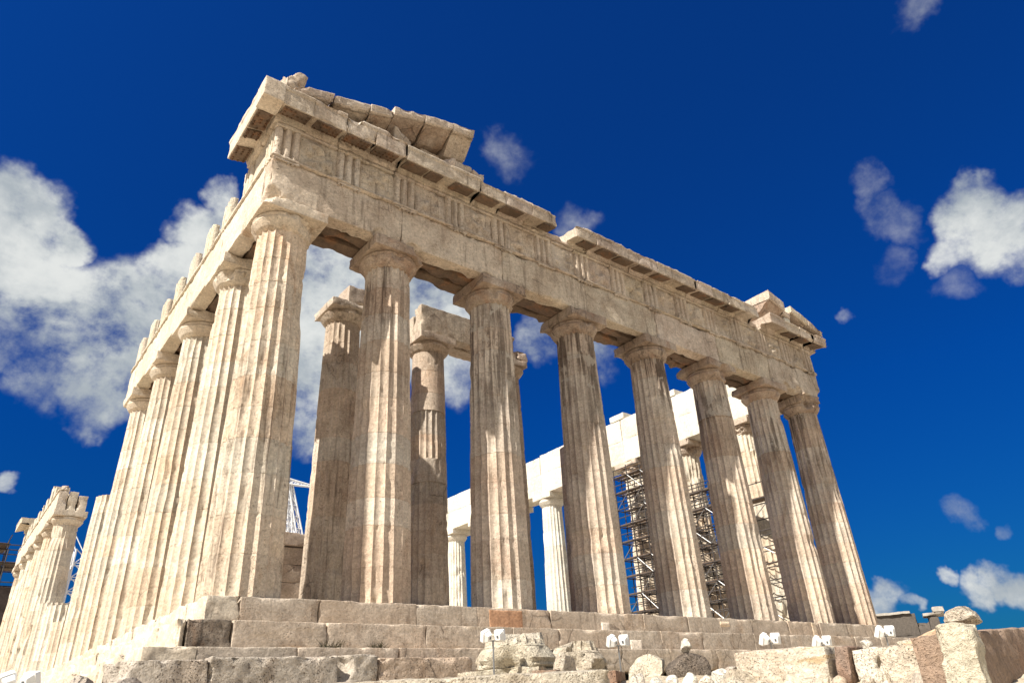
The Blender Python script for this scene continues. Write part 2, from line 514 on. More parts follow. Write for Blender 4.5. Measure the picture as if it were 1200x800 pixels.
def prism(prof, t0, t1, mp, res=0.1, chip=0.05, ew=0.07, seed=None, freq=2.0, thr=0.5, rough=0.006, bevel=0.008):
    """closed profile (a,b) extruded along t; mp(a,b,t)->world. Convex corners get worn."""
    if seed is None: seed = int(rng.integers(1, 9999))
    prof = np.array(prof, float)
    n = len(prof)
    area = 0.5*np.sum(prof[:, 0]*np.roll(prof[:, 1], -1)-np.roll(prof[:, 0], -1)*prof[:, 1])
    if area < 0: prof = prof[::-1]
    pts = []; cd = []; nr = []
    conv = []
    for i in range(n):
        a, b, c = prof[i-1], prof[i], prof[(i+1) % n]
        e1 = b-a; e2 = c-b
        conv.append((e1[0]*e2[1]-e1[1]*e2[0]) > 0.15*np.linalg.norm(e1)*np.linalg.norm(e2))
    for i in range(n):
        a, b = prof[i], prof[(i+1) % n]
        L = np.linalg.norm(b-a); k = max(1, int(math.ceil(L/res)))
        fs_ = [q/k for q in range(k)]
        if L > 0.12: fs_ = sorted(set(fs_+[0.018/L, 1-0.018/L]))
        for f in fs_:
            s = 0 if f == 0 else 1
            pts.append(a+(b-a)*f)
            da = f*L if conv[i] else 9
            db = (1-f)*L if conv[(i+1) % n] else 9
            cd.append(min(da, db))
            e = (b-a)/L; e0 = e
            if s == 0:
                p = prof[i-1]; e0 = (a-p)/np.linalg.norm(a-p)
            nn = np.array([e[1]+e0[1], -(e[0]+e0[0])]); nr.append(nn/(np.linalg.norm(nn)+1e-9))
    pts = np.array(pts); cd = np.array(cd); nr = np.array(nr)
    m = len(pts)
    T = max(1, int(math.ceil(abs(t1-t0)/res)))
    tt = np.linspace(t0, t1, T+1)
    if abs(t1-t0) > 0.15:
        sg_ = 1 if t1 > t0 else -1
        tt = np.r_[tt[0], tt[0]+0.016*sg_, tt[1:-1], tt[-1]-0.016*sg_, tt[-1]] if T > 1 else tt
        T = len(tt)-1
    A2 = np.repeat(pts[None], T+1, 0)
    TT = np.repeat(tt[:, None], m, 1)
    flat = np.c_[A2.reshape(-1, 2), TT.reshape(-1)]
    so_ = seed % 97*2.3
    nz = fbm(flat*freq+so_, seed, 3)
    endd = np.minimum(np.abs(TT-t0), np.abs(TT-t1)).reshape(-1)
    wgt = np.maximum(np.exp(-np.tile(cd, T+1)/ew), np.exp(-endd/ew))
    A = (bevel+chip*np.clip((nz-thr)*4, 0, 1.3))*wgt
    rr = (fbm(flat*5+so_, seed+9, 4)-0.5)*4*rough
    N = np.tile(nr, (T+1, 1))
    ab = flat[:, :2]-N*(A-rr)[:, None]
    W = mp(ab[:, 0], ab[:, 1], flat[:, 2])
    idx = np.arange((T+1)*m).reshape(T+1, m)
    q = np.stack([idx[:-1], np.roll(idx[:-1], -1, 1), np.roll(idx[1:], -1, 1), idx[1:]], -1).reshape(-1, 4)
    faces = q.tolist()+[idx[0][::-1].tolist(), idx[-1].tolist()]
    # fix orientation if mapping mirrors
    W = np.asarray(W)
    o0 = np.array(mp(np.array([0., 1, 0, 0]), np.array([0., 0, 1, 0]), np.array([0., 0, 0, 1])))
    if np.linalg.det(np.stack([o0[1]-o0[0], o0[2]-o0[0], o0[3]-o0[0]])) < 0:
        faces = [f[::-1] for f in faces]
    return W, faces


def tube(p0, p1, r, k=6):
    p0 = np.array(p0, float); p1 = np.array(p1, float)
    d = p1-p0; d /= np.linalg.norm(d)
    a = np.cross(d, [0, 0, 1] if abs(d[2]) < 0.9 else [1, 0, 0]); a /= np.linalg.norm(a); b = np.cross(d, a)
    th = np.arange(k)*2*pi/k
    ring = np.cos(th)[:, None]*a+np.sin(th)[:, None]*b
    V = np.vstack([p0+ring*r, p1+ring*r])
    f = [[i, (i+1) % k, k+(i+1) % k, k+i] for i in range(k)]+[list(range(k))[::-1], list(range(k, 2*k))]
    return V, f


def multi(name, parts, mat, parent=None, tint=(1, 1, 1), smooth=None):
    V, Fc, T = merge([(v, f, np.array(tint, float)) for v, f in parts])
    return obj(name, V, Fc, mat, parent, T, smooth)


def lathe_flutes(rows, nfl=20, per=8, cx=0, cy=0, seed=1, wear=1.0, ph=0.0):
    """rows: list of (z, R, flute depth, tintRGB, dangle). returns V, F, T"""
    ns = nfl*per
    s = np.arange(ns)
    t = (s % per)/per
    shape = 1-(2*t-1)**2                      # 0 on the arris, 1 mid flute
    R = np.array([r[1] for r in rows])[:, None]
    Z = np.array([r[0] for r in rows])[:, None]*np.ones((1, ns))
    D = np.array([r[2] for r in rows])[:, None]
    da = np.array([r[4] for r in rows])[:, None]
    th = s[None]*2*pi/ns+da+ph
    X0 = np.cos(th)*R; Y0 = np.sin(th)*R
    P = np.stack([X0+cx, Y0+cy, Z], -1).reshape(-1, 3)
    nz = fbm(P*np.array([1.7, 1.7, 0.9]), seed, 4).reshape(Z.shape)
    nz2 = fbm(P*np.array([5, 5, 3.0]), seed+31, 3).reshape(Z.shape)
    worn = np.clip((nz-0.56)*5*wear, 0, 0.85)
    r = R-D*shape
    r = r-D*worn*(1-shape)*0.75               # arrises knocked off
    r = r-np.clip((nz2-0.66)*9, 0, 1)*0.09*wear
    nz3 = fbm(P*np.array([0.9, 0.9, 0.7])+5.5, seed+77, 3).reshape(Z.shape)
    r = r-np.clip((nz3-0.67)*9, 0, 1)*0.16*wear
    X = np.cos(th)*r+cx; Y = np.sin(th)*r+cy
    V = np.stack([X, Y, Z], -1).reshape(-1, 3)
    m = len(rows)
    idx = np.arange(m*ns).reshape(m, ns)
    q = np.stack([idx[:-1], np.roll(idx[:-1], -1, 1), np.roll(idx[1:], -1, 1), idx[1:]], -1).reshape(-1, 4)
    T = np.repeat(np.array([x[3] for x in rows]), ns, 0)
    faces = q.tolist()+[idx[0][::-1].tolist(), idx[-1].tolist()]
    return V, faces, T


S = 1.10
HC = 10.43*S            # abacus top
ZS = 10.62              # shaft top
Z_ARCH = HC+1.35*S      # 12.958
Z_FR = Z_ARCH+1.35*S    # 14.443
Z_CO = Z_FR+0.60*S      # 15.10
CX = [1.02, 4.70, 8.996, 13.292, 17.588, 21.884, 26.18, 29.86]
CY = [1.02, 4.71]+[4.71+4.291*k for k in range(1, 15)]+[68.48]


def shaft(cx, cy, z0, ztop, r0=0.95, r1=0.74, zfull=ZS, seed=1, wear=1.0, drums=11, per=8, rpd=9, smooth_drums=(), tints=None,
          white=()):
    rows = []
    zs = np.linspace(z0, z0+zfull-0.0, drums+1)
    zs[1:-1] += rng.uniform(-0.12, 0.12, drums-1)
    for i in range(drums):
        a, b = zs[i], zs[i+1]
        if a >= ztop-0.05: break
        last = b >= ztop-1e-6
        b = min(b, ztop)
        tn = rtint(0.13, 0.12) if i not in white else np.array([1.18, 1.22, 1.32])
        off = rng.uniform(-0.003, 0.003)
        da = rng.uniform(-0.006, 0.006)
        fd = 0.0 if i in smooth_drums else 1.0
        lev = [a+0.009]+list(np.linspace(a+0.07, b-0.07, rpd))+[b-0.009]
        for z in lev:
            f = (z-z0)/zfull
            R = r0+(r1-r0)*f+0.017*sin(pi*min(1, f))+off
            dp = 0.078*(R/r0)*fd
            if z < z0+0.03: dp *= 1
            rows.append((z, R, dp, tn, da))
        f = (b-z0)/zfull
        R = r0+(r1-r0)*f+0.017*sin(pi*min(1, f))
        if not last:
            rows.append((b-0.004, R-0.014, 0.062*fd, tn*0.9, da))
            rows.append((b+0.004, R-0.014, 0.062*fd, tn*0.9, da))
    return lathe_flutes(rows, 20, per, cx, cy, seed, wear)


def capital(cx, cy, zt=HC, rsh=0.74, hw=1.0, seed=1, bites=(), chip=0.09, k=1.0, res=0.085, ah=0.385):
    """echinus + abacus, zt = top of abacus"""
    za = zt-ah*k
    ze = za-0.50*k
    ns = 64
    prof = [(rsh-0.03, ze-0.02), (rsh+0.005, ze), (rsh+0.02, ze+0.02), (rsh+0.05, ze+0.035), (rsh+0.045, ze+0.05),
            (rsh+0.085, ze+0.075), (rsh+0.10, ze+0.10), (rsh+0.17, ze+0.20), (rsh+0.225, ze+0.30), (hw-0.085, ze+0.385),
            (hw-0.06, ze+0.44), (hw-0.075, ze+0.475), (hw-0.12, ze+0.499)]
    prof = [(a, ze+(b-ze)*k) for a, b in prof]
    Z = np.array([p[1] for p in prof])[:, None]*np.ones((1, ns)); R = np.array([p[0] for p in prof])[:, None]*np.ones((1, ns))
    th = np.arange(ns)*2*pi/ns
    P = np.stack([np.cos(th)*R+cx, np.sin(th)*R+cy, Z], -1).reshape(-1, 3)
    n = fbm(P*2.2, seed, 4).reshape(R.shape)
    R = R-np.clip((n-0.56)*8, 0, 1)*0.13*np.clip((R-rsh)/0.2, 0.15, 1)*chip/0.09
    V = np.stack([np.cos(th)*R+cx, np.sin(th)*R+cy, Z], -1).reshape(-1, 3)
    for bc, br in bites:
        bc = np.array(bc, float); q = V-bc; dist = np.linalg.norm(q, axis=1); mm = dist < br
        ctr = np.array([cx, cy, 0]); 
        V[mm, :2] = V[mm, :2]+(ctr[:2]-V[mm, :2])*np.clip((br-dist[mm])/br*0.8, 0, 0.4)[:, None]
    m = len(prof)
    idx = np.arange(m*ns).reshape(m, ns)
    q = np.stack([idx[:-1], np.roll(idx[:-1], -1, 1), np.roll(idx[1:], -1, 1), idx[1:]], -1).reshape(-1, 4)
    f1 = q.tolist()+[idx[0][::-1].tolist(), idx[-1].tolist()]
    aV, aF = block((cx-hw, cy-hw, za), (cx+hw, cy+hw, zt-0.003), res, chip, 0.07, 0.008, seed+2, bites, thr=0.57)
    t = rtint(0.06, 0.04)
    return merge([(V, f1, t), (aV, aF.tolist(), t*rng.uniform(0.94, 1.02))])


# ================================================================== TEMPLE
temple = thing('temple', 'ruined Greek marble temple with tall fluted Doric columns on stone steps', 'temple', (15.4, 34.7, -1.8))


def part(name, VF, mat, parent=temple, tint=None, smooth=None, label=None):
    ob = obj(name, VF[0], VF[1], mat, parent, tint if tint is not None else (VF[2] if len(VF) > 2 else None), smooth)
    if label: ob['label'] = label
    return ob


def column(cx, cy, mat, ztop=None, cap=True, seed=1, wear=1.0, r0=0.95, r1=0.74, z0=0.0, zs=ZS, zt=HC, hw=1.0, bites=(), per=8, rpd=9,
           smooth_drums=(), white=(), label=None, capmat=None, k=1.0, chip=0.09, drums=11):
    V, Fc, T = shaft(cx, cy, z0, ztop if ztop else zs, r0, r1, zs-z0, seed, wear, drums, per, rpd, smooth_drums, None, white)
    c = obj('column', V, Fc, mat, temple, T, 30)
    if label: c['label'] = label
    if cap:
        V, Fc, T = capital(cx, cy, zt, r1, hw, seed+50, bites, chip, k)
        obj('capital', V, Fc, capmat or mat, c, T, 35)
    return c


# ---- steps (crepidoma)
def course(axis, a0, a1, face, depth, z0, z1, sign, lens=(1.6, 3.0), mat='step', chip=0.07, specials=(), res=0.12, parent=temple,
           name='step', rough=0.010):
    """a row of blocks along an axis with open joints, as one part"""
    out = []; a = a0; i = 0
    while a < a1-0.05:
        L = rng.uniform(*lens)
        b = a+L
        if a1-b < 0.5: b = a1
        lo = [0, 0, z0]; hi = [0, 0, z1]
        o = 1-axis
        lo[axis] = a+0.002; hi[axis] = b-0.002
        j = rng.uniform(-0.006, 0.006)
        f0, f1 = face+j, face+sign*depth
        lo[o], hi[o] = min(f0, f1), max(f0, f1)
        V, Fc = block(lo, hi, res, chip, 0.045, rough, None, (), 0.006, 2.6, 0.56)
        out.append((V, Fc, rtint(0.11, 0.06)))
        a = b; i += 1
    for lo, hi, t in specials:
        V, Fc = block(lo, hi, 0.1, 0.01, 0.03, 0.003)
        out.append((V, Fc, np.array(t)))
    V, Fc, T = merge(out)
    return part(name, (V, Fc, T), mat)


SX = 30.88; SY = 69.5
red = (0.95, 0.66, 0.50)
pale = (1.55, 1.65, 1.75)
for lv in range(3):
    o = 0.72*lv
    zt = -0.6*lv; zb = zt-0.6
    sp = []
    if lv == 0:
        sp = [((7.75, -0.016, -0.585), (8.95, 0.25, -0.06), red), ((12.15, -0.02, -0.59), (12.5, 0.3, -0.3), pale),
              ((24.3, -0.02, -0.59), (24.62, 0.3, -0.02), (1.3, 1.3, 1.25)), ((18.2, -0.02, -0.30), (18.75, 0.3, -0.12), (1.25, 1.2, 1.1))]
    if lv == 1:
        sp = [((12.6, -0.74, -1.19), (13.1, -0.4, -0.88), pale)]
    cw = (0.75, 0.22, 1.0)[lv]
    V, Fc = block((-o, -o, zb), (-o+cw, -o+1.5, zt), 0.06, 0.12, 0.08, 0.014, 480+lv)
    part('step', (V, Fc), 'clean', label='battered corner block of the steps')
    if lv == 1:
        V, Fc = block((-o+cw+0.003, -o+0.006, zb), (-o+1.15, -o+1.5, zt), 0.06, 0.10, 0.06, 0.02, 489)
        part('step', (V, Fc), 'lichen', label='step block black with lichen')
    course(0, -o+(0.755, 1.155, 1.005)[lv], SX+o, -o, 1.5 if lv else 2.3, zb, zt, 1, specials=sp)
    # south and north sides
    if lv == 0:
        course(1, 1.505, SY, -o, 0.75, zb, zt, 1, mat='clean', chip=0.3, res=0.10, rough=0.04)
        course(1, 2.3, SY, -o+0.755, 1.55, zb, zt, 1, mat='clean', chip=0.1, res=0.25)
        course(1, 2.3, SY, SX+o, 2.3, zb, zt, -1, mat='clean', res=0.3)
    else:
        course(1, -o+1.505, SY, -o, 1.5, zb, zt, 1, mat='clean', chip=0.32, res=0.10, rough=0.05)
        course(1, -o+1.5, SY, SX+o, 1.5, zb, zt, -1, mat='clean', res=0.3)
V, Fc = block((2.31, 2.31, -0.6), (SX-2.31, SY, -0.02), 1.0, 0, 0.1, 0)
part('floor', (V, Fc), 'clean')

# ---- front columns
lab = {0: 'corner column lit cream on its sunny side, capital broken'}
for i, x in enumerate(CX):
    r0 = 0.97 if i in (0, 7) else 0.95
    bt = []
    if i == 0:
        bt = [((-0.05, -0.05, HC+0.05), 0.42)]
    if i == 7:
        bt = [((x+1.0, 0.0, HC-0.2), 0.65), ((x-0.6, 0, HC-0.4), 0.5)]
    if i == 5:
        bt = [((x+0.2, -0.05, HC-0.5), 0.45)]
    if i == 1:
        bt = [((x+0.9, 0.0, HC-0.1), 0.45)]
    column(x, 1.02, 'shaft' if i else 'corner', seed=10+i*3, wear=0.42 if i else 0.40, r0=r0, r1=0.745, hw=1.02 if i in (0, 7) else 1.0, bites=bt,
           label=lab.get(i), capmat='capital' if i else 'corner', chip=0.11, smooth_drums=(9,) if i in (5,) else ())

# ---- south flank columns
for k in range(1, 15):
    if k in (5, 6, 7, 8):
        top = {5: 7.65, 6: 2.4, 7: 3.7, 8: 4.4}[k]
        column(1.02, CY[k], 'clean', ztop=top, cap=False, seed=100+k, wear=0.35, per=6, rpd=5, white=(1,) if k == 7 else (),
               label='broken column stump without capital')
    elif k < 5:
        column(1.02, CY[k], 'clean', seed=100+k, wear=0.35, per=8, rpd=8, chip=0.12)
    else:
        column(1.02, CY[k], 'clean', seed=100+k, wear=0.9, per=4, rpd=4, zs=ZS*0.945, zt=HC*0.945, chip=0.10)

# ---- north flank columns, new white marble and old drums
for k in range(1, 11):
    column(29.86, CY[k], 'new' if k > 3 else 'clean', seed=200+k, wear=0.5 if k > 3 else 1.1, per=6, rpd=5, capmat='new' if k > 3 else 'mid', chip=0.05 if k > 3 else 0.2,
           hw=1.0)

# ---- pronaos columns (inner row, on two steps of their own)
PX = [5.41, 9.36, 13.45, 17.5]
PZ = [11.95, 11.65, 11.65, 11.9]
for i, x in enumerate(PX):
    zt = 12.0 if i < 3 else 8.2
    column(x, 6.0, 'mid' if i != 0 else 'front', ztop=None if i < 3 else 8.2, cap=i < 3, seed=300+i, wear=0.5, r0=0.825, r1=0.665, z0=0.75, zs=PZ[i]-0.75, zt=PZ[i], hw=0.88 if i != 2 else 0.78,
           smooth_drums=(8, 9, 10, 5) if i == 1 else ((7, 8) if i == 3 else ()), k=0.85)
for lv, (a, b) in enumerate([((4.3, 4.85, 0.0), (26.6, 7.2, 0.37)), ((4.6, 5.1, 0.373), (26.3, 7.2, 0.745))]):
    V, Fc = block(a, b, 0.3, 0.06, 0.08)
    part('step', (V, Fc), 'step')
# architrave left on the pronaos columns
for a, b, ch, m_ in [((5.25, 5.3, 11.953), (6.15, 6.6, 12.80), 0.10, 'mid'), ((8.55, 5.25, 11.653), (11.35, 5.9, 12.95), 0.10, 'mid'),
                     ((11.36, 5.25, 11.653), (13.6, 5.9, 12.75), 0.14, 'mid'), ((8.6, 5.95, 11.653), (13.9, 6.65, 12.7), 0.2, 'mid'), ((13.61, 5.25, 11.653), (14.3, 5.9, 12.15), 0.2, 'mid')]:
    V, Fc = block(a, b, 0.1, ch, 0.09, 0.012)
    part('architrave_beam', (V, Fc), m_)

# ---- low walls of the inner hall
def ashlar(lo, hi, ax, mat, ch=0.62, lens=(1.1, 1.9), name='wall', ragged=True):
    out = []; z = lo[2]; r = 0
    while z < hi[2]-0.05:
        z2 = min(z+ch, hi[2])
        a = lo[ax]-rng.uniform(0, 0.6) if r % 2 else lo[ax]
        end = hi[ax]-(rng.uniform(0, 3) if ragged and z2 > hi[2]-1.3 else 0)
        while a < end-0.05:
            b = min(a+rng.uniform(*lens), end)
            l = list(lo); h = list(hi)
            l[ax] = max(a, lo[ax])+0.003; h[ax] = b-0.003; l[2] = z+0.002; h[2] = z2-0.002
            if h[ax]-l[ax] > 0.1:
                V, Fc = block(l, h, 0.22, 0.06, 0.07, 0.008)
                out.append((V, Fc, rtint(0.12, 0.05)))
            a = b
        z = z2; r += 1
    return part(name, merge(out), mat)


ashlar((4.60, 8.6, 0.0), (5.75, 30.0, 3.15), 1, 'mid')
V, Fc = block((4.45, 8.5, 3.15), (5.85, 11.0, 3.62), 0.14, 0.06, 0.08)
part('wall', (V, Fc), 'mid', label='overhanging top block of low inner wall')
ashlar((25.1, 17.0, 0.0), (26.2, 30.0, 2.0), 1, 'mid')

# ---- front architrave: three beams deep
ax_x = [0.10]+CX[1:7]+[30.78]
BY = [(0.115, 0.69), (0.715, 1.29), (1.315, 1.90)]
for i in range(7):
    a, b = ax_x[i], ax_x[i+1]
    for j, (y0, y1) in enumerate(BY):
        bt = []
        if j == 0:
            if i == 0: bt = [((0.05, 0.05, HC-0.05), 0.52), ((3.9, 0.02, HC-0.02), 0.32)]
            if i == 1: bt = [((5.2, 0.0, HC-0.1), 0.35)]
            if i == 6: bt = [((30.85, 0.0, HC-0.05), 0.55), ((28.6, 0.0, HC-0.05), 0.4), ((27.4, 0.0, HC-.1), .4)]
            if i == 3: bt = [((17.5, 0.0, HC-0.12), 0.3)]
        zlo = HC+(0.0 if j == 0 else rng.uniform(0.0, 0.05))
        x0 = a+0.004+(0.0 if i or j == 0 else 0.6*j)
        V, Fc = block((x0, y0, zlo), (b-0.004, y1, Z_ARCH-0.002*(j+1)), 0.085 if j == 0 else 0.16, 0.09 if j == 0 else 0.25, 0.09, 0.011, 500+i*3+j, bt, 0.012, 1.6, 0.5)
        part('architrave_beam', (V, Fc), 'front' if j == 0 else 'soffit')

# taenia: the worn fillet on top of the architrave
for i in range(7):
    a, b = ax_x[i], ax_x[i+1]
    V, Fc = block((a+0.003-(0.06 if i == 0 else 0), 0.015, Z_ARCH+0.0), (b-0.003+(0.05 if i == 6 else 0), 0.30, Z_ARCH+0.115), 0.055, 0.085, 0.07, 0.012, 560+i, (), 0.012, 3.0, 0.46, nmax=100)
    part('taenia', (V, Fc), 'front')

# ---- front frieze
def trig_profile(w, proj, g=0.15):
    """plan profile, a along the front, b outwards"""
    u = w/6
    x = [0, u*0.5, u*1.15, u*1.6, u*2.05, u*2.6, u*3.4, u*3.95, u*4.4, u*4.85, u*5.5, w]
    pts = [(0, -0.25), (0, proj-g*0.8), (u*0.5, proj), (u*1.5, proj), (u*2.0, proj-g), (u*2.5, proj), (u*3.5, proj), (u*4.0, proj-g),
           (u*4.5, proj), (u*5.5, proj), (w, proj-g*0.8), (w, -0.25)]
    return pts


TW = 0.86
tx = [0.10+k*(30.68-TW)/14 for k in range(15)]
ZF0 = Z_ARCH+0.117
for k, x in enumerate(tx):
    bl_ = 0.10 if k == 0 else 0.03
    V, Fc = prism(trig_profile(TW, 0.0), ZF0, Z_FR-0.17, lambda a, b, t, x=x: np.c_[x+a, 0.09-b, t], 0.06, bl_, 0.05, 600+k, 2.2, 0.52)
    t = part('triglyph', (V, Fc), 'front', tint=rtint(0.06, 0.04)*1.05)
    V, Fc = block((x-0.01, 0.085, Z_FR-0.168), (x+TW+0.01, 0.36, Z_FR-0.002), 0.08, 0.05, 0.05, 0.006)
    part('band', (V, Fc), 'front', parent=t)
    # regula with its row of worn drops under the fillet
    out = []
    V, Fc = block((x, 0.03, Z_ARCH-0.075), (x+TW, 0.114, Z_ARCH-0.002), 0.06, 0.05, 0.05, 0.006)
    out.append((V, Fc.tolist(), np.ones(3)))
    for d in range(6):
        if rng.random() < 0.7:
            V, Fc = tube((x+0.075+d*0.142, 0.082, Z_ARCH-0.076), (x+0.075+d*0.142, 0.082, Z_ARCH-0.125), 0.036, 7)
            out.append((V, Fc, np.ones(3)))
    part('regula', merge(out), 'front')
for k in range(14):
    x0 = tx[k]+TW; x1 = tx[k+1]
    n = 26
    V, Fc = block((x0-0.02, 0.195, ZF0), (x1+0.02, 0.40, Z_FR-0.12), 0.06, 0.05, 0.06, 0.008, 640+k)
    # remains of carving: low broken relief lumps on the face
    P = V.copy()
    on = P[:, 1] < 0.23
    e = np.minimum.reduce([P[:, 0]-x0, x1-P[:, 0], P[:, 2]-ZF0, Z_FR-0.12-P[:, 2]]).clip(0, 0.3)/0.3
    lump = np.clip((fbm(P*np.array([2.6, 1, 2.6])+k*3.3, 70+k, 4)-0.47)*1.5, -0.03, 0.15)*e
    V[on, 1] -= lump[on]
    m = part('metope', (V, Fc), 'front')
    V, Fc = block((x0-0.0, 0.12, Z_FR-0.118), (x1, 0.40, Z_FR-0.003), 0.09, 0.05, 0.05, 0.006)
    part('band', (V, Fc), 'front', parent=m)
for i in range(7):
    a, b = ax_x[i], ax_x[i+1]
    V, Fc = block((a+0.1, 0.42, Z_ARCH+0.002), (b-0.004, 1.85, Z_FR-0.03), 0.3, 0.15, 0.12, 0.012)
    part('frieze_backing', (V, Fc), 'mid')

# ---- cornice
GEI = [(-0.9, 0.0), (0.04, 0.0), (0.045, 0.10), (0.09, 0.16), (0.10, 0.20), (0.70, 0.07), (0.715, 0.09), (0.715, 0.50), (0.745, 0.53),
       (0.76, 0.60), (0.735, 0.655), (-0.9, 0.655)]


def geison(x0, x1, seed, chip=0.10, zoff=0.0, outw=0.0, name='cornice_block', mat='front', mut=True, frm=0.0):
    sc = 1.36 if x1 < 4.5 else 1.16 if x1 < 7.7 else 1.0
    mp = lambda a, b, t: np.c_[t, 0.11-a-outw, Z_FR+b*sc+zoff]
    V, Fc = prism(GEI, x0+0.004, x1-0.004, mp, 0.085, chip, 0.08, seed, 1.7, 0.50, 0.008)
    c = part(name, (V, Fc), mat)
    return c


def mutule(x, w, ax='x', parent=None, pegs=True, mat='front', dz=0.0):
    """slab hung under the sloping cornice soffit, with three rows of pegs"""
    pr = [(0.13, 0.03), (0.66, -0.085), (0.66, 0.0), (0.13, 0.115)]
    pr = [(a, b+0.085+dz) for a, b in pr]
    if ax == 'x':
        mp = lambda a, b, t: np.c_[t, 0.11-a, Z_FR+b]
    else:
        mp = lambda a, b, t: np.c_[0.11-a, t, Z_FR+b]
    V, Fc = prism(pr, x, x+w, mp, 0.12, 0.05, 0.05)
    out = [(V, Fc, np.ones(3))]
    if pegs:
        for i in range(6):
            for j in range(3):
                if rng.random() < 0.25: continue
                a = 0.22+j*0.18; z = 0.03+0.085+dz-(a-0.13)*0.217
                t = x+w*(i+0.5)/6
                p0 = mp(np.array([a]), np.array([z+0.01]), np.array([t]))[0]
                p1 = mp(np.array([a]), np.array([z-0.04]), np.array([t]))[0]
                V, Fc = tube(p0, p1, 0.032, 6)
                out.append((V, Fc, np.array([0.7, 0.6, 0.5])))
    V, Fc, T = merge(out)
    return obj('mutule', V, Fc, mat, parent, T)


cuts = [(0.02, 1.02, 0.06), (1.02, 2.15, 0.10), (2.15, 3.25, 0.24), (3.25, 4.45, 0.16), (4.45, 6.0, 0.08), (6.0, 7.6, 0.07), (7.6, 8.8, 0.09), (8.8, 10.1, 0.10), (10.1, 11.35, 0.16),
        (12.45, 13.6, 0.12), (13.6, 14.9, 0.08), (14.9, 16.2, 0.10), (16.2, 17.4, 0.07), (17.4, 18.6, 0.12), (18.6, 20.1, 0.08), (20.1, 21.3, 0.10), (21.3, 22.6, 0.08),
        (22.6, 23.9, 0.10), (23.9, 25.1, 0.14), (26.0, 27.4, 0.08), (27.4, 28.9, 0.12), (28.9, 30.2, 0.16), (30.2, 31.5, 0.16)]
sp = (30.68-TW)/14/2
geos = []
for i, (a, b, ch) in enumerate(cuts):
    g = geison(a, b, 700+i, ch, zoff=rng.uniform(-0.012, 0.012), outw=rng.uniform(-0.015, 0.02)+(0.1 if a == 26.0 else 0))
    geos.append((a, b, g))
for k in range(29):
    x = 0.10+k*sp
    for a, b, g in geos:
        if x > a-0.3 and x+TW < b+0.35 and (x+TW/2) > a and (x+TW/2) < b:
            if rng.random() < 0.92 or k < 4:
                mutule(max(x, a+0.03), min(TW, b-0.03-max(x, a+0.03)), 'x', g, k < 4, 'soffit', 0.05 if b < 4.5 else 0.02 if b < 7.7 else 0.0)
            break
# broken backing in the gap of the cornice
V, Fc = block((11.3, 0.05, Z_FR), (12.5, 1.4, Z_FR+0.25), 0.1, 0.16, 0.12, 0.02)
part('cornice_block', (V, Fc), 'mid', label='broken block in the gap of the cornice')
V, Fc = block((25.1, 0.1, Z_FR), (26.0, 1.4, Z_FR+0.3), 0.1, 0.16, 0.12, 0.02)
part('cornice_block', (V, Fc), 'mid')

# corner return of the cornice along the south side
mpS = lambda a, b, t: np.c_[0.11-a, t, Z_FR+b*1.36+0.003]
GS = [(-0.55, 0.0)]+GEI[1:-1]+[(-0.55, 0.655)]
V, Fc = prism(GS, -0.62, 0.5, mpS, 0.085, 0.05, 0.06, 771, 1.7, 0.55)
# corner piece: solid plate filling the corner square
V2, Fc2 = block((-0.635, -0.635, Z_FR+0.13), (0.03, 0.10, Z_FR+0.90), 0.08, 0.02, 0.04, 0.004, 772)
c0 = part('cornice_block', (V2, Fc2), 'clean')
for i, (a, b) in enumerate([(0.102, 1.55), (1.55, 2.85)]):
    V, Fc = prism(GS, a+0.003, b-0.003, mpS, 0.085, 0.06, 0.06, 773+i, 1.7, 0.55)
    g = part('cornice_block', (V, Fc), 'clean')
    for y in ((0.12, 1.1) if i == 0 else (2.05,)):
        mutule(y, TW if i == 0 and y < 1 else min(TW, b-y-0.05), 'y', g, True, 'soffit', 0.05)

# ---- raking cornice blocks left over the south corner
def raker(x0, x1, zt0, slope, th, seed, depth=1.5, curve=0.0, chip=0.13, xr=0.0, yo=-0.64, mat='front'):
    """slanting slab; top height zt0+slope*(x-x0)"""
    pf = [(0.0, -th*0.9), (0.02, -0.04), (0.0, 0.0), (-depth, 0.0), (-depth, -th*0.7), (-0.06, -th)]
    mp = lambda a, b, t: np.c_[t+0*a, yo-a, zt0+slope*(t-x0)+b]
    V, Fc = prism(pf, x0, x1, mp, 0.09, chip, 0.10, seed, 1.5, 0.48, 0.014)
    r = part('raking_cornice_block', (V, Fc), mat)
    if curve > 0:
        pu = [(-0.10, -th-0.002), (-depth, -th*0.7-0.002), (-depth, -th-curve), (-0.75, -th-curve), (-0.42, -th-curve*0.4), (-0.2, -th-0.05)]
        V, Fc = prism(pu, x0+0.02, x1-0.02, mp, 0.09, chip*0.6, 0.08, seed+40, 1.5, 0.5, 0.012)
        obj('soffit', V, Fc, 'capital' if curve < 0.6 else mat, r)  # darker marble on most undersides paints in their shade
    return r


SL = 0.285
zt = lambda x: 15.47+SL*x
raker(0.30, 1.62, zt(0.30)-0.02, SL, 0.36, 801, 1.4, 0.0, 0.18)
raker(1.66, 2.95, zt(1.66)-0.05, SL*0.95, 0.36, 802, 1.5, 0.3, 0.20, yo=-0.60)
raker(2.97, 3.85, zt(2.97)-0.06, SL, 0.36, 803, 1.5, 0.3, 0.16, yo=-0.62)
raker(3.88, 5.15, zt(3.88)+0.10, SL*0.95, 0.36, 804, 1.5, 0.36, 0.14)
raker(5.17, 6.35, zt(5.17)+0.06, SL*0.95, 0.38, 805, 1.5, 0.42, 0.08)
raker(6.36, 7.38, zt(6.36)+0.02, SL*0.8, 0.44, 806, 1.6, 0.65, 0.09)
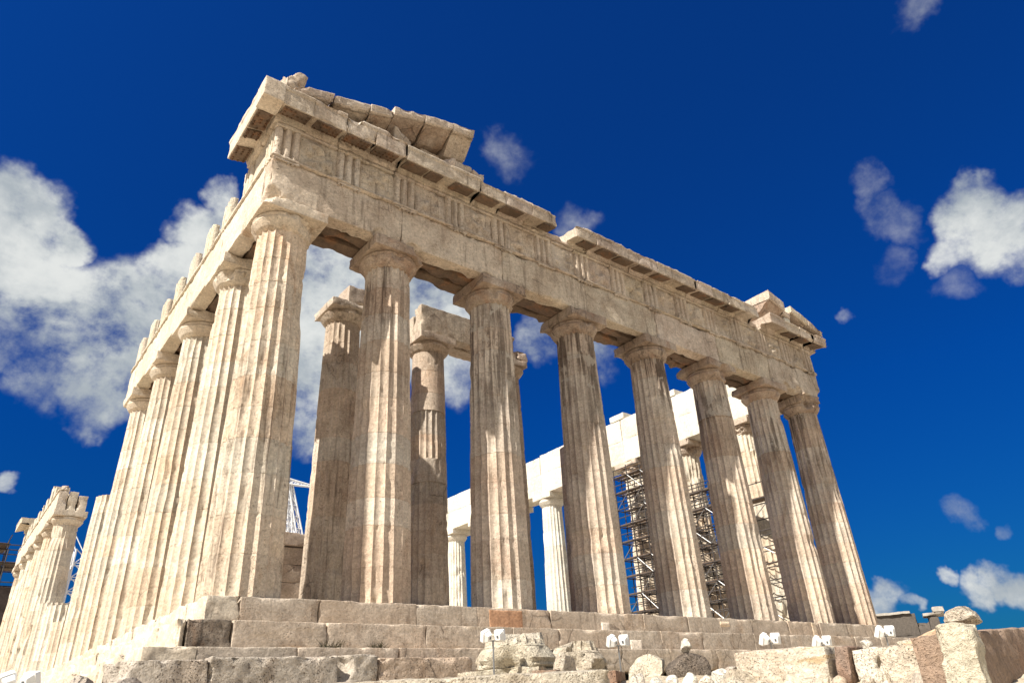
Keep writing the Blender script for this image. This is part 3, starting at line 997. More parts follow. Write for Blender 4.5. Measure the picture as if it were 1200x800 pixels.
# pediment wall behind and below them
for (a, b, z, s) in [(2.1, 3.6, 15.6, 1), (4.05, 5.2, 16.1, 2), (5.2, 6.3, 16.3, 3), (6.3, 7.25, 16.45, 4)]:
    V, Fc = block((a, 0.12+0.05*s, Z_CO), (b, 1.0, z), 0.1, 0.14, 0.12, 0.015, 820+s)
    part('pediment_wall', (V, Fc), 'mid')
V, Fc = block((4.05, -0.35, Z_CO+0.0), (4.7, 0.15, 16.05), 0.08, 0.3, 0.2, 0.03, 831, [((4.7, -0.35, 16.2), 0.5)])
part('pediment_fragment', (V, Fc), 'mid')
V, Fc = block((5.9, -0.45, Z_CO-0.01), (6.6, 0.2, 15.75), 0.08, 0.22, 0.15, 0.03, 833, [((5.9, -0.45, 15.9), 0.45)])
part('pediment_fragment', (V, Fc), 'mid')
V, Fc = block((6.7, -0.2, Z_CO-0.01), (7.5, 0.6, 15.95), 0.09, 0.12, 0.12, 0.015, 834)
part('pediment_fragment', (V, Fc), 'front')
V, Fc = block((7.45, -0.35, Z_CO-0.01), (7.95, 0.3, 15.72), 0.07, 0.25, 0.2, 0.03, 835)
part('pediment_fragment', (V, Fc), 'mid')
# crumbling crown along the middle of the cornice
for i, (a, b, h) in enumerate([(8.2, 9.4, 0.12), (9.6, 11.2, 0.16), (13.0, 14.6, 0.12), (15.2, 17.0, 0.10), (18.2, 20.5, 0.1), (21.4, 23.4, 0.12)]):
    V, Fc = block((a, -0.5, Z_CO-0.02), (b, 0.6, Z_CO+h), 0.1, 0.14, 0.15, 0.04, 840+i)
    part('pediment_fragment', (V, Fc), 'mid')

# north corner: raking blocks
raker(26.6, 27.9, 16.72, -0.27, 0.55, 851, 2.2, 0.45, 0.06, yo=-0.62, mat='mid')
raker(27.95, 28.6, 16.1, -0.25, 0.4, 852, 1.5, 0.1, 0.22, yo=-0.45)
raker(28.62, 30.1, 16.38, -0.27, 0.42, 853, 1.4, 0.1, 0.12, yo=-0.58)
raker(30.12, 31.5, 15.95, -0.27, 0.42, 854, 1.3, 0.0, 0.16, yo=-0.60)
V, Fc = block((27.2, 0.1, Z_CO), (30.4, 1.2, 15.65), 0.15, 0.2, 0.15, 0.02, 855)
part('pediment_wall', (V, Fc), 'mid')
V, Fc = block((28.0, -0.4, Z_CO), (28.5, 0.1, 15.55), 0.07, 0.25, 0.15, 0.03, 856)
part('pediment_fragment', (V, Fc), 'new')
# lone battered stone at the south corner (remains of the corner ornament)
V, Fc = block((0.05, -0.50, Z_CO+0.22), (0.75, 0.25, 16.28), 0.06, 0.3, 0.25, 0.03, 860, [((0.0, -0.5, 16.35), 0.40)])
part('corner_ornament', (V, Fc), 'mid')

# ---- south entablature
ay = [0.70, CY[1], CY[2], CY[3], CY[4], 18.7]
for i in range(5):
    for j, (x0, x1) in enumerate([(0.105, 0.68), (0.705, 1.28), (1.305, 1.89)]):
        y0 = ay[i]+(0 if i else 1.21 if j else 0)
        if i == 4 and j: continue
        V, Fc = block((x0, y0+0.004, HC+(0 if j == 0 else rng.uniform(0, .05))), (x1, ay[i+1]-0.004, Z_ARCH-0.003*(j+1)), 0.11 if j == 0 else 0.2, 0.07 if j == 0 else 0.25, 0.09, 0.01, 900+i*3+j)
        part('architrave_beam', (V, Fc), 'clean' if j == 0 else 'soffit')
    if i < 5:
        V, Fc = block((0.04, ay[i]+0.003, Z_ARCH), (0.30, ay[i+1]-0.003, Z_ARCH+0.11), 0.07, 0.08, 0.07, 0.012, 930+i, nmax=90)
        part('taenia', (V, Fc), 'clean')
ty = [0.10+k*2.145 for k in range(0, 9)]
for k, y in enumerate(ty):
    if k == 0:
        top = Z_FR-0.17
    else:
        top = Z_FR-0.05-rng.uniform(0.0, 0.12) if k != 3 else Z_FR
    y0 = y if k else 0.37
    V, Fc = prism(trig_profile(TW if k else 0.6, 0.0), ZF0-0.004, top, lambda a, b, t, y=y0: np.c_[0.10-b, y+a, t], 0.08, 0.04, 0.05, 940+k, 2.0, 0.5)
    part('triglyph', (V, Fc), 'clean')
    if k:
        V, Fc = block((0.36, y-0.03, Z_ARCH), (1.05, y+TW+0.03, top-0.02-rng.uniform(0, .2)), 0.12, 0.10, 0.08, 0.012, 960+k)
        part('frieze_backing', (V, Fc), 'clean')
V, Fc = block((0.30, 0.95, Z_ARCH+0.112), (1.7, 2.22, Z_FR-0.01), 0.12, 0.08, 0.1, 0.012, 981)
part('frieze_backing', (V, Fc), 'clean')
V, Fc = block((0.17, 0.99, ZF0-0.003), (0.29, 2.22, Z_FR-0.02), 0.08, 0.05, 0.06, 0.012, 982)
part('metope', (V, Fc), 'clean')

# west group of the south flank
ZW = HC*0.945
for i in range(9, 14):
    y0 = CY[i]-(0.0 if i > 9 else 0.45); y1 = CY[i+1]+(0.9 if i == 13 else 0)
    for j, (x0, x1) in enumerate([(0.105, 0.68), (0.73, 1.28), (1.33, 1.89)]):
        z1 = ZW+1.40-(rng.uniform(0, 0.25) if i == 9 and j else 0)
        V, Fc = block((x0, y0+0.004, ZW), (x1, y1-0.004, z1), 0.16, 0.16 if i == 9 else 0.08, 0.12, 0.012, 1000+i*3+j)
        part('architrave_beam', (V, Fc), 'clean')
    V, Fc = block((0.04, y0+0.003, ZW+1.402), (0.30, y1-0.003, ZW+1.51), 0.12, 0.07, 0.07, 0.012, 1040+i)
    part('taenia', (V, Fc), 'clean')
    for q in range(2):
        yy = CY[i]+q*2.145
        if i == 9 and q == 0: continue
        V, Fc = block((0.10, yy, ZW+1.512), (0.95, yy+0.9, ZW+1.5+rng.uniform(0.8, 1.45)), 0.14, 0.14, 0.12, 0.02, 1060+i*2+q)
        part('triglyph', (V, Fc), 'clean')
V, Fc = block((0.2, CY[9]-0.5, ZW+1.41), (0.6, CY[9]+0.1, ZW+1.75), 0.1, 0.2, 0.15, 0.03, 1090)
part('frieze_backing', (V, Fc), 'mid')
V, Fc = prism(GS, 57.0, 60.5, lambda a, b, t: np.c_[0.11-a, t, ZW+2.95+b], 0.15, 0.1, 0.1, 1091)
part('cornice_block', (V, Fc), 'clean')

# ---- north entablature, rebuilt in white marble, seen from inside
for i in range(0, 10):
    y0, y1 = (CY[i]+0.9 if i == 0 else CY[i]), CY[i+1]
    V, Fc = block((28.98, y0+0.004, HC), (30.77, y1-0.004, Z_ARCH), 0.25, 0.03, 0.06, 0.004, 1100+i)
    part('architrave_beam', (V, Fc), 'new')
    V, Fc = block((29.0, y0+0.05, Z_ARCH+0.003), (30.7, y1-0.003, Z_FR-(0.12 if i >= 5 else 0.0)), 0.25, 0.03, 0.06, 0.004, 1120+i)
    part('frieze_backing', (V, Fc), 'new')
for i, (a, b) in enumerate([(8.4, 9.7), (12.9, 14.2)]):
    V, Fc = block((28.95, a, Z_FR+0.003), (30.9, b, Z_FR+0.42), 0.2, 0.04, 0.06, 0.006, 1140+i)
    part('cornice_block', (V, Fc), 'new')

# ================================================================== GROUND
def gz(x, y):
    r = np.hypot(x-CAM[0], y-CAM[1])
    t = np.clip((r-3)/(14.5-3), 0, 1)
    z = -4.3+2.05*t
    # falls off on the south side and far away
    s = np.clip((-2.2-x)/6, 0, 1)
    z = z-0.5*s*(y > -20)
    far = np.clip((np.hypot(x-15, y-30)-70)/300, 0, 1)
    return z-18*far


def ground():
    xs = np.unique(np.r_[np.linspace(-25, 45, 141), np.linspace(-25, 45, 141), -np.geomspace(26, 1500, 22), np.geomspace(46, 1500, 22)])
    ys = np.unique(np.r_[np.linspace(-35, 5, 100), np.linspace(5, 100, 40), -np.geomspace(36, 1500, 20), np.geomspace(101, 1500, 20)])
    X, Y = np.meshgrid(xs, ys, indexing='ij')
    P = np.c_[X.ravel(), Y.ravel(), np.zeros(X.size)]
    Z = gz(P[:, 0], P[:, 1])+(fbm(P*0.8, 3, 5)-0.5)*0.25+(fbm(P*0.12, 5, 3)-0.5)*0.3*np.clip(np.hypot(P[:, 0]-5, P[:, 1]+5)/40-0.4, 0, 3)
    inside = (P[:, 0] > -1.6) & (P[:, 0] < 32.4) & (P[:, 1] > -1.6) & (P[:, 1] < 69.5)
    Z[inside] = np.minimum(Z[inside], -2.0)
    P[:, 2] = Z
    n, m = X.shape
    idx = np.arange(n*m).reshape(n, m)
    q = np.stack([idx[:-1, :-1], idx[1:, :-1], idx[1:, 1:], idx[:-1, 1:]], -1).reshape(-1, 4)
    g = obj('ground', P, q, 'ground', None, (1, 1, 1), 180, (0, 0, 0))
    tag(g, 'pale trodden rocky ground around the temple', 'ground', None, 'structure')


ground()


# ================================================================== LOOSE STONES
def stone_block(name, label, cat, c, size, rot, mat, tilt=(0, 0), chip=0.14, res=0.06, rough=0.02, bites=(), tint=None, seed=None, group=None, ew=0.065, freq=2.4):
    """c = centre of the base"""
    c = np.array(c, float); sz = np.array(size, float)
    lo = c-np.array([sz[0]/2, sz[1]/2, 0]); hi = lo+sz
    V, Fc = block(lo, hi, res, chip, ew, rough*0.55, seed, [(c+np.array(b), r) for b, r in bites], 0.010, freq, 0.55)
    mid = c+np.array([0, 0, sz[2]/2])
    if tilt[0]: V = rotax(V, (1, 0, 0), tilt[0], mid)
    if tilt[1]: V = rotax(V, (0, 1, 0), tilt[1], mid)
    V = rotz(V, rot, mid)
    o = obj(name, V, Fc, mat, None, tint)
    return tag(o, label, cat, group)


def boulder(name, label, cat, c, size, mat, seed=1, rot=0, cuts=7, rough=0.10, sub=4, tint=None, group=None, tilt=0):
    bm = bmesh.new()
    bmesh.ops.create_icosphere(bm, subdivisions=sub, radius=1.0)
    V = np.array([v.co[:] for v in bm.verts]); Fc = [[v.index for v in f.verts] for f in bm.faces]
    bm.free()
    r = np.random.default_rng(seed)
    for i in range(cuts):
        d = r.normal(size=3); d /= np.linalg.norm(d)
        h = r.uniform(0.55, 0.85)
        e = V@d-h
        V = V-np.where(e > 0, e, 0)[:, None]*d
    V = V*(1+(fbm(V*1.7+seed, seed, 4)-0.5)[:, None]*rough*4)
    V = V+(fbm(V*6+seed, seed+8, 3)-0.5)[:, None]*rough*V*0.6
    V = V/np.array([np.abs(V[:, 0]).max(), np.abs(V[:, 1]).max(), np.abs(V[:, 2]).max()])
    V = V*np.array(size)/2
    if tilt: V = rotax(V, (0, 1, 0), tilt)
    V = rotz(V, rot)
    V = V+np.array(c)+np.array([0, 0, -V[:, 2].min()])
    o = obj(name, V, Fc, mat, None, tint, 50)
    return tag(o, label, cat, group)


FB = 'rough foundation blocks in front of the lowest step'
row = [(-2.05, -0.47, 'leftmost rough grey block below the steps, sunlit on its left end'),
       (-0.44, 2.10, 'longest rough grey block below the steps, second from the left'),
       (2.16, 3.00, 'short cracked grey block with a slanted left side below the steps'),
       (3.03, 5.55, 'reddish grey rough block below the steps, nearest the inverted capital')]
for i, (a, b, l) in enumerate(row):
    bt = []
    if i == 0: bt = [((-0.85, -0.55, 0.95), 0.35)]
    if i == 2: bt = [((-0.45, -0.4, 0.9), 0.3)]
    stone_block('foundation_block', l, 'stone block', ((a+b)/2, -1.97, -2.55), (b-a, 0.95, 1.07+(-0.03, 0.02, 0.06, 0.0)[i]), 0.0, 'poros', chip=0.16, res=0.06, rough=0.03, bites=bt, seed=50+i, group=FB,
                tint=(1, 1, 1) if i < 3 else (1.12, 1.0, 0.92))
stone_block('stone_slab', 'long flat pale slab at the bottom edge below the steps', 'stone slab', (2.0, -7.2, -3.0), (4.3, 1.1, 0.86), -0.55, 'rock', chip=0.2, res=0.07, rough=0.03, seed=61, tilt=(0.03, 0.0), tint=(.92, .92, .92))
boulder('boulder', 'small flat grey stone at the lower left, left of its dark neighbour', 'stone', (-2.95, -5.25, -2.35), (0.62, 0.5, 0.46), 'poros', 71, 0.3, tint=(1.15, 1.15, 1.15))
boulder('boulder', 'dark angular grey stone at the lower left below the sunlit steps', 'stone', (-2.35, -5.4, -2.35), (0.55, 0.45, 0.44), 'poros', 73, 1.2, tint=(.85, .85, .88))


def inverted_capital(label, c, k, rot, seed, bites):
    """a fallen Doric capital lying upside down: abacus below, echinus, fluted neck on top"""
    root = thing('fallen_capital', label, 'column capital', c, 'fallen column capitals')
    c = np.array(c, float)
    V, Fc, T = capital(0, 0, 0.0, 0.72, 0.98, seed, (), 0.10, 1.0, 0.06)
    ab = V[:, 2] > -10
    V = V*np.array([1, 1, -1])*k
    V = rotz(V, rot)+c
    Fc = [f[::-1] for f in Fc]
    for bc, br in bites:
        bc = c+np.array(bc); q = V-bc; d = np.linalg.norm(q, axis=1); m = d < br*(0.8+0.4*fbm(V*3, seed, 3)); dm = (c+np.array([0, 0, .4])-V[m])
        V[m] = V[m]+dm*np.clip((br-d[m])/br, 0, 0.6)[:, None]
    obj('echinus_and_abacus', V, Fc, 'rock', root, None, 40)
    rows = [(0.895+z, 0.715-0.01*i, 0.055, np.ones(3), 0) for i, z in enumerate(np.linspace(0, 0.27, 7))]
    V, Fc, T = lathe_flutes(rows, 20, 8, 0, 0, seed+3, 1.6)
    V[:, 2] -= np.clip((fbm(V*np.array([2.2, 2.2, 0])+seed, seed, 3)-0.45)*1.2, 0, 0.16)*(V[:, 2] > 1.0)
    V = rotz(V*k, rot)+c
    obj('fluted_neck', V, Fc, 'rock', root, T, 35)
    return root


inverted_capital('big fallen column capital lying upside down, broken on its left side', (4.75, -4.95, -2.25), 0.86, 0.35, 1200, [((-0.8, -0.6, 0.2), 0.7)])
inverted_capital('smaller broken fallen capital right of the big upside down one', (5.95, -5.35, -2.30), 0.74, 0.1, 1210, [((-0.7, -0.6, 0.3), 0.6), ((0.2, -0.9, 0.1), 0.5)])
boulder('boulder', 'pale leaning stone wedged between the two fallen capitals', 'stone', (5.05, -6.1, -2.4), (0.62, 0.5, 0.82), 'rock', 81, 0.6, cuts=8, tilt=-0.35)
boulder('boulder', 'pale wedge of broken stone under the smaller fallen capital', 'stone', (4.75, -6.9, -2.45), (0.4, 0.45, 0.42), 'rock', 82, 0.4, cuts=9)
stone_block('stone_slab', 'brown block with rounded ends lying in front of the smaller fallen capital', 'stone block', (5.3, -6.95, -2.42), (0.50, 1.05, 0.33), -0.95+pi/2*0, 'brown', chip=0.12, res=0.05, rough=0.01, seed=83, ew=0.14, tint=(1.25, 1.15, 1.1))
stone_block('stone_slab', 'squared brown stone at the foot of the big fallen capital', 'stone block', (4.55, -6.15, -2.35), (0.45, 0.75, 0.34), -0.9, 'brown', chip=0.05, res=0.05, seed=84, tint=(1.15, 1.1, 1.05))
boulder('boulder', 'dark pitted boulder of pebbly stone topped by a small pale stone', 'boulder', (6.6, -7.75, -2.45), (0.75, 0.85, 0.62), 'pebbly', 85, 0.9, cuts=3, rough=0.08)
boulder('boulder', 'cream boulder left of the dark pebbly one', 'boulder', (6.25, -7.1, -2.45), (0.7, 0.8, 0.68), 'rock', 86, 0.4)
boulder('stone', 'small upright pale stone standing on the dark pebbly boulder', 'stone', (6.62, -7.78, -1.86), (0.24, 0.24, 0.28), 'white_rock', 87, 0.2)
lw = ['leftmost', 'second', 'third', 'fourth', 'fifth', 'rightmost']
pos = [(4.95, -8.0), (5.12, -8.25), (5.32, -8.45), (5.50, -8.66), (5.66, -8.87), (5.82, -9.05)]
words = ['long low white rubble stone, leftmost of the little heap', 'white rubble stone with a dark hollow, second from the left in the little heap',
         'round white rubble stone in the left half of the little heap', 'largest round white rubble stone, right of the middle of the little heap',
         'grey white rubble stone in the right half of the little heap', 'bright white rubble stone at the right end of the little heap']
for i, (x, y) in enumerate(pos):
    s = (0.30, 0.22, 0.24, 0.27, 0.24, 0.30)[i]
    boulder('stone', words[i], 'stone', (x, y, -2.52), (s, s*1.1, s*0.95+0.06), 'white_rock', 90+i, i*0.8, sub=3, group='white rubble stones in a little heap')

stone_block('stone_slab', 'large cream slab with banded layers right of the rubble heap', 'stone slab', (6.55, -10.0, -3.0), (1.1, 1.55, 1.02), 0.12, 'bedded', chip=0.12, res=0.05, rough=0.035, seed=101, tilt=(0.02, 0))
boulder('boulder', 'rounded cream rock at the left foot of the banded slab', 'boulder', (5.75, -9.35, -2.75), (0.7, 0.8, 0.55), 'rock', 102, 0.4, cuts=5)
stone_block('stone_slab', 'leaning brown slab at the right end of the banded slab', 'stone slab', (6.55, -10.95, -3.0), (0.7, 0.22, 0.98), 0.1, 'brown', chip=0.1, res=0.05, rough=0.02, seed=103, tilt=(0.12, 0))
stone_block('stone_block', 'short white crumbly block between the brown slab and the pitted block', 'stone block', (6.75, -11.3, -3.0), (0.8, 0.42, 0.92), 0.05, 'white_rock', chip=0.14, res=0.05, rough=0.04, seed=104, tint=(.95, .92, .88))
stone_block('stone_block', 'big pale pitted block in front of the leaning stone', 'stone block', (6.75, -12.0, -3.0), (1.3, 0.85, 0.90), 0.10, 'rock', chip=0.10, res=0.05, rough=0.03, seed=105)
boulder('stone', 'little white stone perched on the crumbly white block', 'stone', (6.6, -11.25, -2.1), (0.2, 0.2, 0.16), 'white_rock', 106, 0.4, sub=3)
stone_block('stone_block', 'pale block leaning left behind the pitted block', 'stone block', (8.35, -11.45, -2.95), (0.9, 0.58, 1.06), 0.35, 'mid', chip=0.16, res=0.06, rough=0.04, seed=107, tilt=(-0.30, 0), tint=(1.1, .95, .78))
stone_block('stone_block', 'small square pale stone far right beside the last floodlight', 'stone block', (8.9, -10.9, -2.9), (0.6, 0.42, 1.0), 0.1, 'rock', chip=0.1, res=0.06, rough=0.03, seed=108)
stone_block('stone_block', 'tall block at the right edge, pale end in sun and long side dark', 'stone block', (7.15, -12.62, -3.3), (3.4, 0.75, 1.33), 0.12, 'brown', chip=0.12, res=0.07, rough=0.03, seed=109, tilt=(0.0, -0.05), tint=(1.3, 1.25, 1.2))
stone_block('stone_block', 'tall pale slab standing against the dark block at the right edge', 'stone block', (5.45, -13.02, -3.2), (0.40, 0.44, 1.25), 0.1, 'rock', chip=0.14, res=0.05, rough=0.035, seed=110)
boulder('stone', 'round pale stone sitting on top of the tall block at the right edge', 'stone', (5.85, -13.0, -1.98), (0.42, 0.46, 0.27), 'rock', 111, 0.7)


rr2 = np.random.default_rng(42)
spots = [(3.0, -7.9), (3.3, -8.1), (3.65, -8.35), (4.0, -8.1), (4.2, -7.75), (4.45, -7.95), (3.9, -6.9), (4.3, -7.3), (5.9, -6.6), (6.1, -6.4), (6.9, -8.5), (7.05, -8.9),
         (5.9, -9.75), (5.95, -10.2), (6.05, -10.6), (6.2, -10.9), (6.3, -11.3), (6.25, -11.6), (5.9, -12.2), (2.9, -6.2), (3.3, -6.4), (1.2, -5.0), (0.4, -4.6), (-0.6, -4.4), (-1.6, -4.6), (7.2, -7.6), (7.6, -8.2)]
for i, (x, y) in enumerate(spots):
    d = math.hypot(x-CAM[0], y-CAM[1])
    top = -2.64+d*0.012+rr2.uniform(0.0, 0.10)
    s_ = rr2.uniform(0.14, 0.30)
    zb = float(gz(np.array(x), np.array(y)))-0.03
    h = max(0.16, top-zb)
    boulder('stone', 'small broken rubble stone lying between the bigger blocks in front of the steps', 'stone', (x, y, zb), (s_*1.2, s_, min(h, s_*1.6)), ('rock', 'white_rock', 'poros', 'mid')[i % 4], 300+i, rr2.uniform(0, 3),
            cuts=9, sub=3, group='small rubble between the blocks')


# ================================================================== FLOODLIGHTS
def floodlight(label, p, aim, s=1.0, pole=0.45, group='white floodlights in pairs along the steps'):
    """a pair of white flood lamps on a short post; p = point between the lamps"""
    p = np.array(p, float)
    root = thing('floodlight', label, 'floodlight', tuple(p-np.array([0, 0, pole])), group)
    multi('post', [tube(p-[0, 0, pole], p-[0, 0, 0.10*s], 0.022*s)], 'steel', root)
    d = np.array([cos(aim), sin(aim), 0]); n = np.array([-sin(aim), cos(aim), 0])
    multi('bracket', [tube(p-n*0.22*s-[0, 0, 0.12*s], p+n*0.22*s-[0, 0, 0.12*s], 0.016*s)], 'steel', root)
    for sgn, tl in ((-1, 0.35), (1, 0.75)):
        c = p+n*sgn*0.18*s
        # boxy tapered housing: rounded rectangles, small rear, big front frame
        w, h = 0.135*s, 0.15*s
        prof = [(-0.15*s, 0.50), (-0.14*s, 0.58), (-0.03*s, 0.88), (-0.025*s, 1.0), (0.08*s, 1.0), (0.09*s, 0.95)]
        rr_ = [(1, -.75), (1, .75), (.93, .93), (.75, 1), (-.75, 1), (-.93, .93), (-1, .75), (-1, -.75), (-.93, -.93), (-.75, -1), (.75, -1), (.93, -.93)]
        ns = len(rr_)
        V = np.array([(a, x*w*k, y*h*k) for a, k in prof for x, y in rr_])
        Fc = []
        for r in range(len(prof)-1):
            for j in range(ns):
                Fc.append([r*ns+j, r*ns+(j+1) % ns, (r+1)*ns+(j+1) % ns, (r+1)*ns+j])
        Fc += [list(range(ns))[::-1], list(range((len(prof)-1)*ns, len(prof)*ns))]

        def box(l, u):
            l = np.array(l, float); u = np.array(u, float)
            return np.array([[(l, u)[i][0], (l, u)[j][1], (l, u)[k][2]] for i in (0, 1) for j in (0, 1) for k in (0, 1)])
        BF = [[0, 1, 3, 2], [4, 6, 7, 5], [0, 4, 5, 1], [2, 3, 7, 6], [0, 2, 6, 4], [1, 5, 7, 3]]
        L = box((0.091*s, -w*.85, -h*.85), (0.096*s, w*.85, h*.85)); LF = BF
        bx = box((-0.162*s, -w*.16, -h*.12), (-0.151*s, w*.16, h*.30))

        def xf(Q):
            Q = rotax(Q, (0, 1, 0), -tl)
            Q = rotz(Q, sgn*0.55)
            Q = rotax(Q, (1, 0, 0), -0.45 if sgn > 0 else 0.05)
            Q = rotz(Q, aim)
            return Q+c
        hd = obj('lamp_head', xf(V), Fc, 'lampwhite', root, (1, 1, 1))
        obj('lens', xf(L), LF, 'lampglass', hd, (1, 1, 1))
        obj('cable_plate', xf(bx), BF, 'lampglass', hd, (1, 1, 1))
    return root


fl = [((3.80, -5.50, -1.36), 'pair of white floodlights at the left behind the big fallen capital', 0.72),
      ((6.36, -6.27, -1.50), 'pair of white floodlights behind the smaller fallen capital', 0.72),
      ((10.67, -6.91, -1.48), 'pair of white floodlights above the left part of the banded slab', 0.80),
      ((11.75, -7.55, -1.58), 'pair of white floodlights above the leaning brown slab', 0.74),
      ((13.21, -8.35, -1.43), 'pair of white floodlights at the right end of the temple steps', 0.80)]
for p, l, s in fl:
    floodlight(l, p, radians(62), s, 0.85)
floodlight('white floodlight pair alone at the lower left corner, in front of the south columns', (-3.92, -8.15, -2.14), radians(70), 0.55, 0.9)


# ================================================================== SCAFFOLD (inside, at the north side)
def scaffold(label, x0, x1, y0, y1, z0, ztop, nx, ny, lift, mat='darksteel', r=0.035, planks=True, seed=1, group='scaffolds round the temple', sheet=False, ragged=0.0):
    rs = np.random.default_rng(seed)
    root = thing('scaffold', label, 'scaffold', ((x0+x1)/2, (y0+y1)/2, z0), group)
    xs = np.linspace(x0, x1, nx); ys = np.linspace(y0, y1, ny)
    nl = int((ztop-z0)/lift)
    for x in xs:
        for y in ys:
            multi('pole', [tube((x, y, z0), (x, y, ztop+rs.uniform(-ragged, 0.5)), r)], mat, root)
    for l in range(1, nl+1):
        z = z0+l*lift
        for x in xs:
            multi('ledger', [tube((x, y0-0.25, z), (x, y1+0.25, z), r*0.9)], mat, root)
            if rs.random() < 0.8:
                multi('guard_rail', [tube((x, y0-0.2, z+lift*0.5), (x, y1+0.2, z+lift*0.5), r*0.8)], mat, root)
        for y in ys:
            multi('transom', [tube((x0-0.25, y, z-0.04), (x1+0.25, y, z-0.04), r*0.9)], mat, root)
        for y in (ys[:-1] if rs.random() < 0.9 else []):
            if rs.random() < 0.7:
                dy = ys[1]-ys[0]
                a, b = (z-lift, z) if rs.random() < 0.5 else (z, z-lift)
                multi('brace', [tube((x0, y, a), (x0, y+dy, b), r*0.6)], 'steel', root)
        if planks:
            for x in xs[:-1]:
                if rs.random() < 0.5:
                    V, Fc = block((x+0.05, y0-0.1, z+0.04), (xs[1]-xs[0]+x-0.1, y1+0.1, z+0.10), 0.6, 0.02, 0.03, 0.004)
                    obj('plank_deck', V, Fc, 'wood', root, (1, 1, 1))
    if sheet:
        V, Fc = block((x0-0.1, y0-0.12, z0), (x1+0.1, y0-0.06, ztop-sheet), 0.5, 0.1, 0.1, 0.06)
        obj('sheeting', V, Fc, 'netting', root, (1, 1, 1))
        V, Fc = block((x0-0.16, y0-0.1, z0), (x0-0.1, y1, ztop-sheet), 0.5, 0.1, 0.1, 0.06)
        obj('sheeting', V, Fc, 'netting', root, (1, 1, 1))
    return root


scaffold('tall dark scaffold seen between the fourth and fifth front columns', 27.3, 28.55, 9.6, 12.9, -0.02, 10.2, 3, 4, 1.0, seed=3)
scaffold('lower dark scaffold with pale braces seen between the fifth and sixth front columns', 27.3, 28.55, 5.3, 8.7, -0.02, 8.0, 3, 4, 0.95, seed=4)
scaffold('scaffold with ledgers round the column right of the sixth front column', 27.5, 28.6, 2.4, 4.6, -0.02, 6.6, 2, 2, 1.6, seed=5)
scaffold('dark sheeted scaffold tower far off at the left edge of the picture', -9.0, 2.0, 70.6, 75.6, -3.2, 15.3, 6, 3, 1.8, seed=6, r=0.06, sheet=4.6, ragged=1.0)


# ================================================================== CRANE behind the temple hall
def lattice_boom(name, p0, p1, w0, w1, root, n=14, mat='cranepaint', r=0.05):
    p0 = np.array(p0, float); p1 = np.array(p1, float)
    d = (p1-p0)/np.linalg.norm(p1-p0)
    a = np.cross(d, [0, 0, 1.0]) if abs(d[2]) < 0.95 else np.array([1.0, 0, 0]); a /= np.linalg.norm(a); b = np.cross(d, a)
    parts = []
    cs = [(1, 1), (1, -1), (-1, -1), (-1, 1)]
    P = []
    for i in range(n+1):
        f = i/n; c = p0+(p1-p0)*f; w = (w0+(w1-w0)*f)/2
        P.append([c+a*s*w+b*t*w for s, t in cs])
    for k in range(4):
        parts.append(tube(P[0][k], P[n][k], r*1.3, 5))
    for i in range(n):
        for k in range(4):
            parts.append(tube(P[i][k], P[i+1][(k+1) % 4], r*0.7, 4))
            parts.append(tube(P[i][k], P[i][(k+1) % 4], r*0.7, 4))
    return multi(name, parts, mat, root)


crane = thing('crane', 'white lattice crane standing behind the temple, seen right of the corner column', 'crane', (17.2, 39.4, -0.02))
lattice_boom('lattice_leg', (17.2, 39.0, 0), (16.2, 39.4, 15.2), 1.1, 0.35, crane, 16)
lattice_boom('lattice_leg', (20.2, 38.6, 0), (16.3, 39.4, 15.2), 0.9, 0.35, crane, 16)
lattice_boom('lattice_leg', (18.7, 40.4, 0), (16.25, 39.5, 15.2), 0.9, 0.35, crane, 16)
lattice_boom('jib', (15.7, 39.4, 15.3), (18.1, 38.6, 14.9), 0.5, 0.1, crane, 5)
multi('mast', [tube((16.0, 39.3, 15.2), (15.75, 39.3, 25.2), 0.07, 6)], 'steel', crane)

crane2 = thing('crane', 'white lattice crane jib seen beside the capital of the far south columns', 'crane', (4.2, 56.0, -0.02))
lattice_boom('lattice_leg', (4.6, 56.0, -0.02), (4.5, 56.0, 11.8), 1.6, 1.2, crane2, 10, r=0.06)
multi('jib', [tube((4.0, 56, 11.6), (2.5, 57, 15.3), 0.06, 5), tube((4.6, 56, 11.6), (2.5, 57, 15.3), 0.05, 5)], 'cranepaint', crane2)


# ================================================================== FAR RUIN at the right
ruin = thing('stone_building', 'low grey stone building far off beyond the right end of the steps', 'building', (77.5, 19.8, -3.0))
dd = np.array([0.41, -0.91])           # along the front


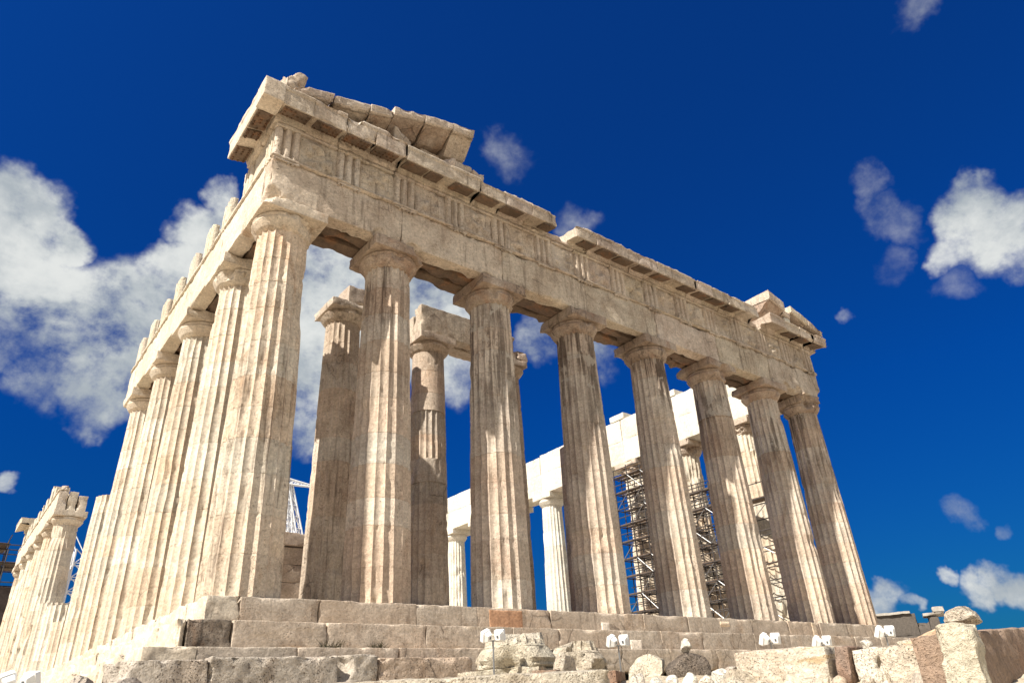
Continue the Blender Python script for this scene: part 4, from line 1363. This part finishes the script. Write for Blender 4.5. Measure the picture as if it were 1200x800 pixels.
def rb(name, s0, s1, d0, d1, z0, z1, mat, chip=0.1, tint=None):
    V, Fc = block((s0, d0, z0), (s1, d1, z1), 0.4, chip, 0.2, 0.03)
    n = np.array([-0.91, -0.41])
    W = np.c_[76.1+V[:, 0]*dd[0]-V[:, 1]*n[0], 22.3+V[:, 0]*dd[1]-V[:, 1]*n[1], V[:, 2]]
    Fc = Fc[:, ::-1] if np.linalg.det(np.array([[dd[0], -n[0]], [dd[1], -n[1]]])) < 0 else Fc
    return obj(name, W, Fc, mat, ruin, tint)


rb('wall', -3, 3.3, 0.3, 5, 2.2, 4.35, 'plaster')
rb('eaves', -3.3, 2.9, 0.0, 5.2, 4.36, 4.62, 'pale', 0.15)
rb('lintel', -3.3, 5.0, -0.1, 0.29, 1.35, 2.19, 'plaster', 0.08, (1.3, 1.25, 1.2))
rb('wall', 3.31, 4.4, 0.4, 4, 2.2, 3.4, 'plaster', 0.4, (1.35, 1.35, 1.3))
rb('pier', 4.41, 5.4, 0.3, 3, 2.2, 3.95, 'plaster', 0.15)
rb('eaves', 4.0, 6.0, 0.1, 3.1, 3.96, 4.25, 'pale', 0.2)
rb('eaves', 5.0, 6.1, 0.0, 2, 4.26, 4.75, 'pale', 0.3)
for s in (-2.0, 0.2, 2.4, 4.6):
    rb('pier', s, s+0.5, 0.0, 0.5, -3.0, 1.34, 'plaster')
rb('wall', -3, 5.0, 2.0, 5, -3.0, 2.19, 'netting', 0.05)


# dry weeds on the steps
def weed(p, s, seed, label):
    r = np.random.default_rng(seed)
    V = []; Fc = []
    for i in range(70):
        b = np.array([r.normal(0, s*0.35), r.normal(0, 0.05), 0]); t = b+np.array([r.normal(0, s*0.35), r.normal(0, 0.1)-0.03, abs(r.normal(0.12, 0.08))*s*2.2])
        w = np.array([0.012, 0.006, 0])
        k = len(V); V += [b-w, b+w, t+w*0.3, t-w*0.3]; Fc.append([k, k+1, k+2, k+3])
    o = obj('weed', np.array(V)+p, Fc, 'leaf', None, (1, 1, 1))
    tag(o, label, 'weed', 'dry weeds on the steps')


weed(np.array([3.75, -0.98, -1.2]), 0.35, 1, 'dry tuft of weed on the step below the second front column')
weed(np.array([2.55, -1.0, -1.2]), 0.4, 2, 'leftmost dry tuft of weed on the step, below the corner column')
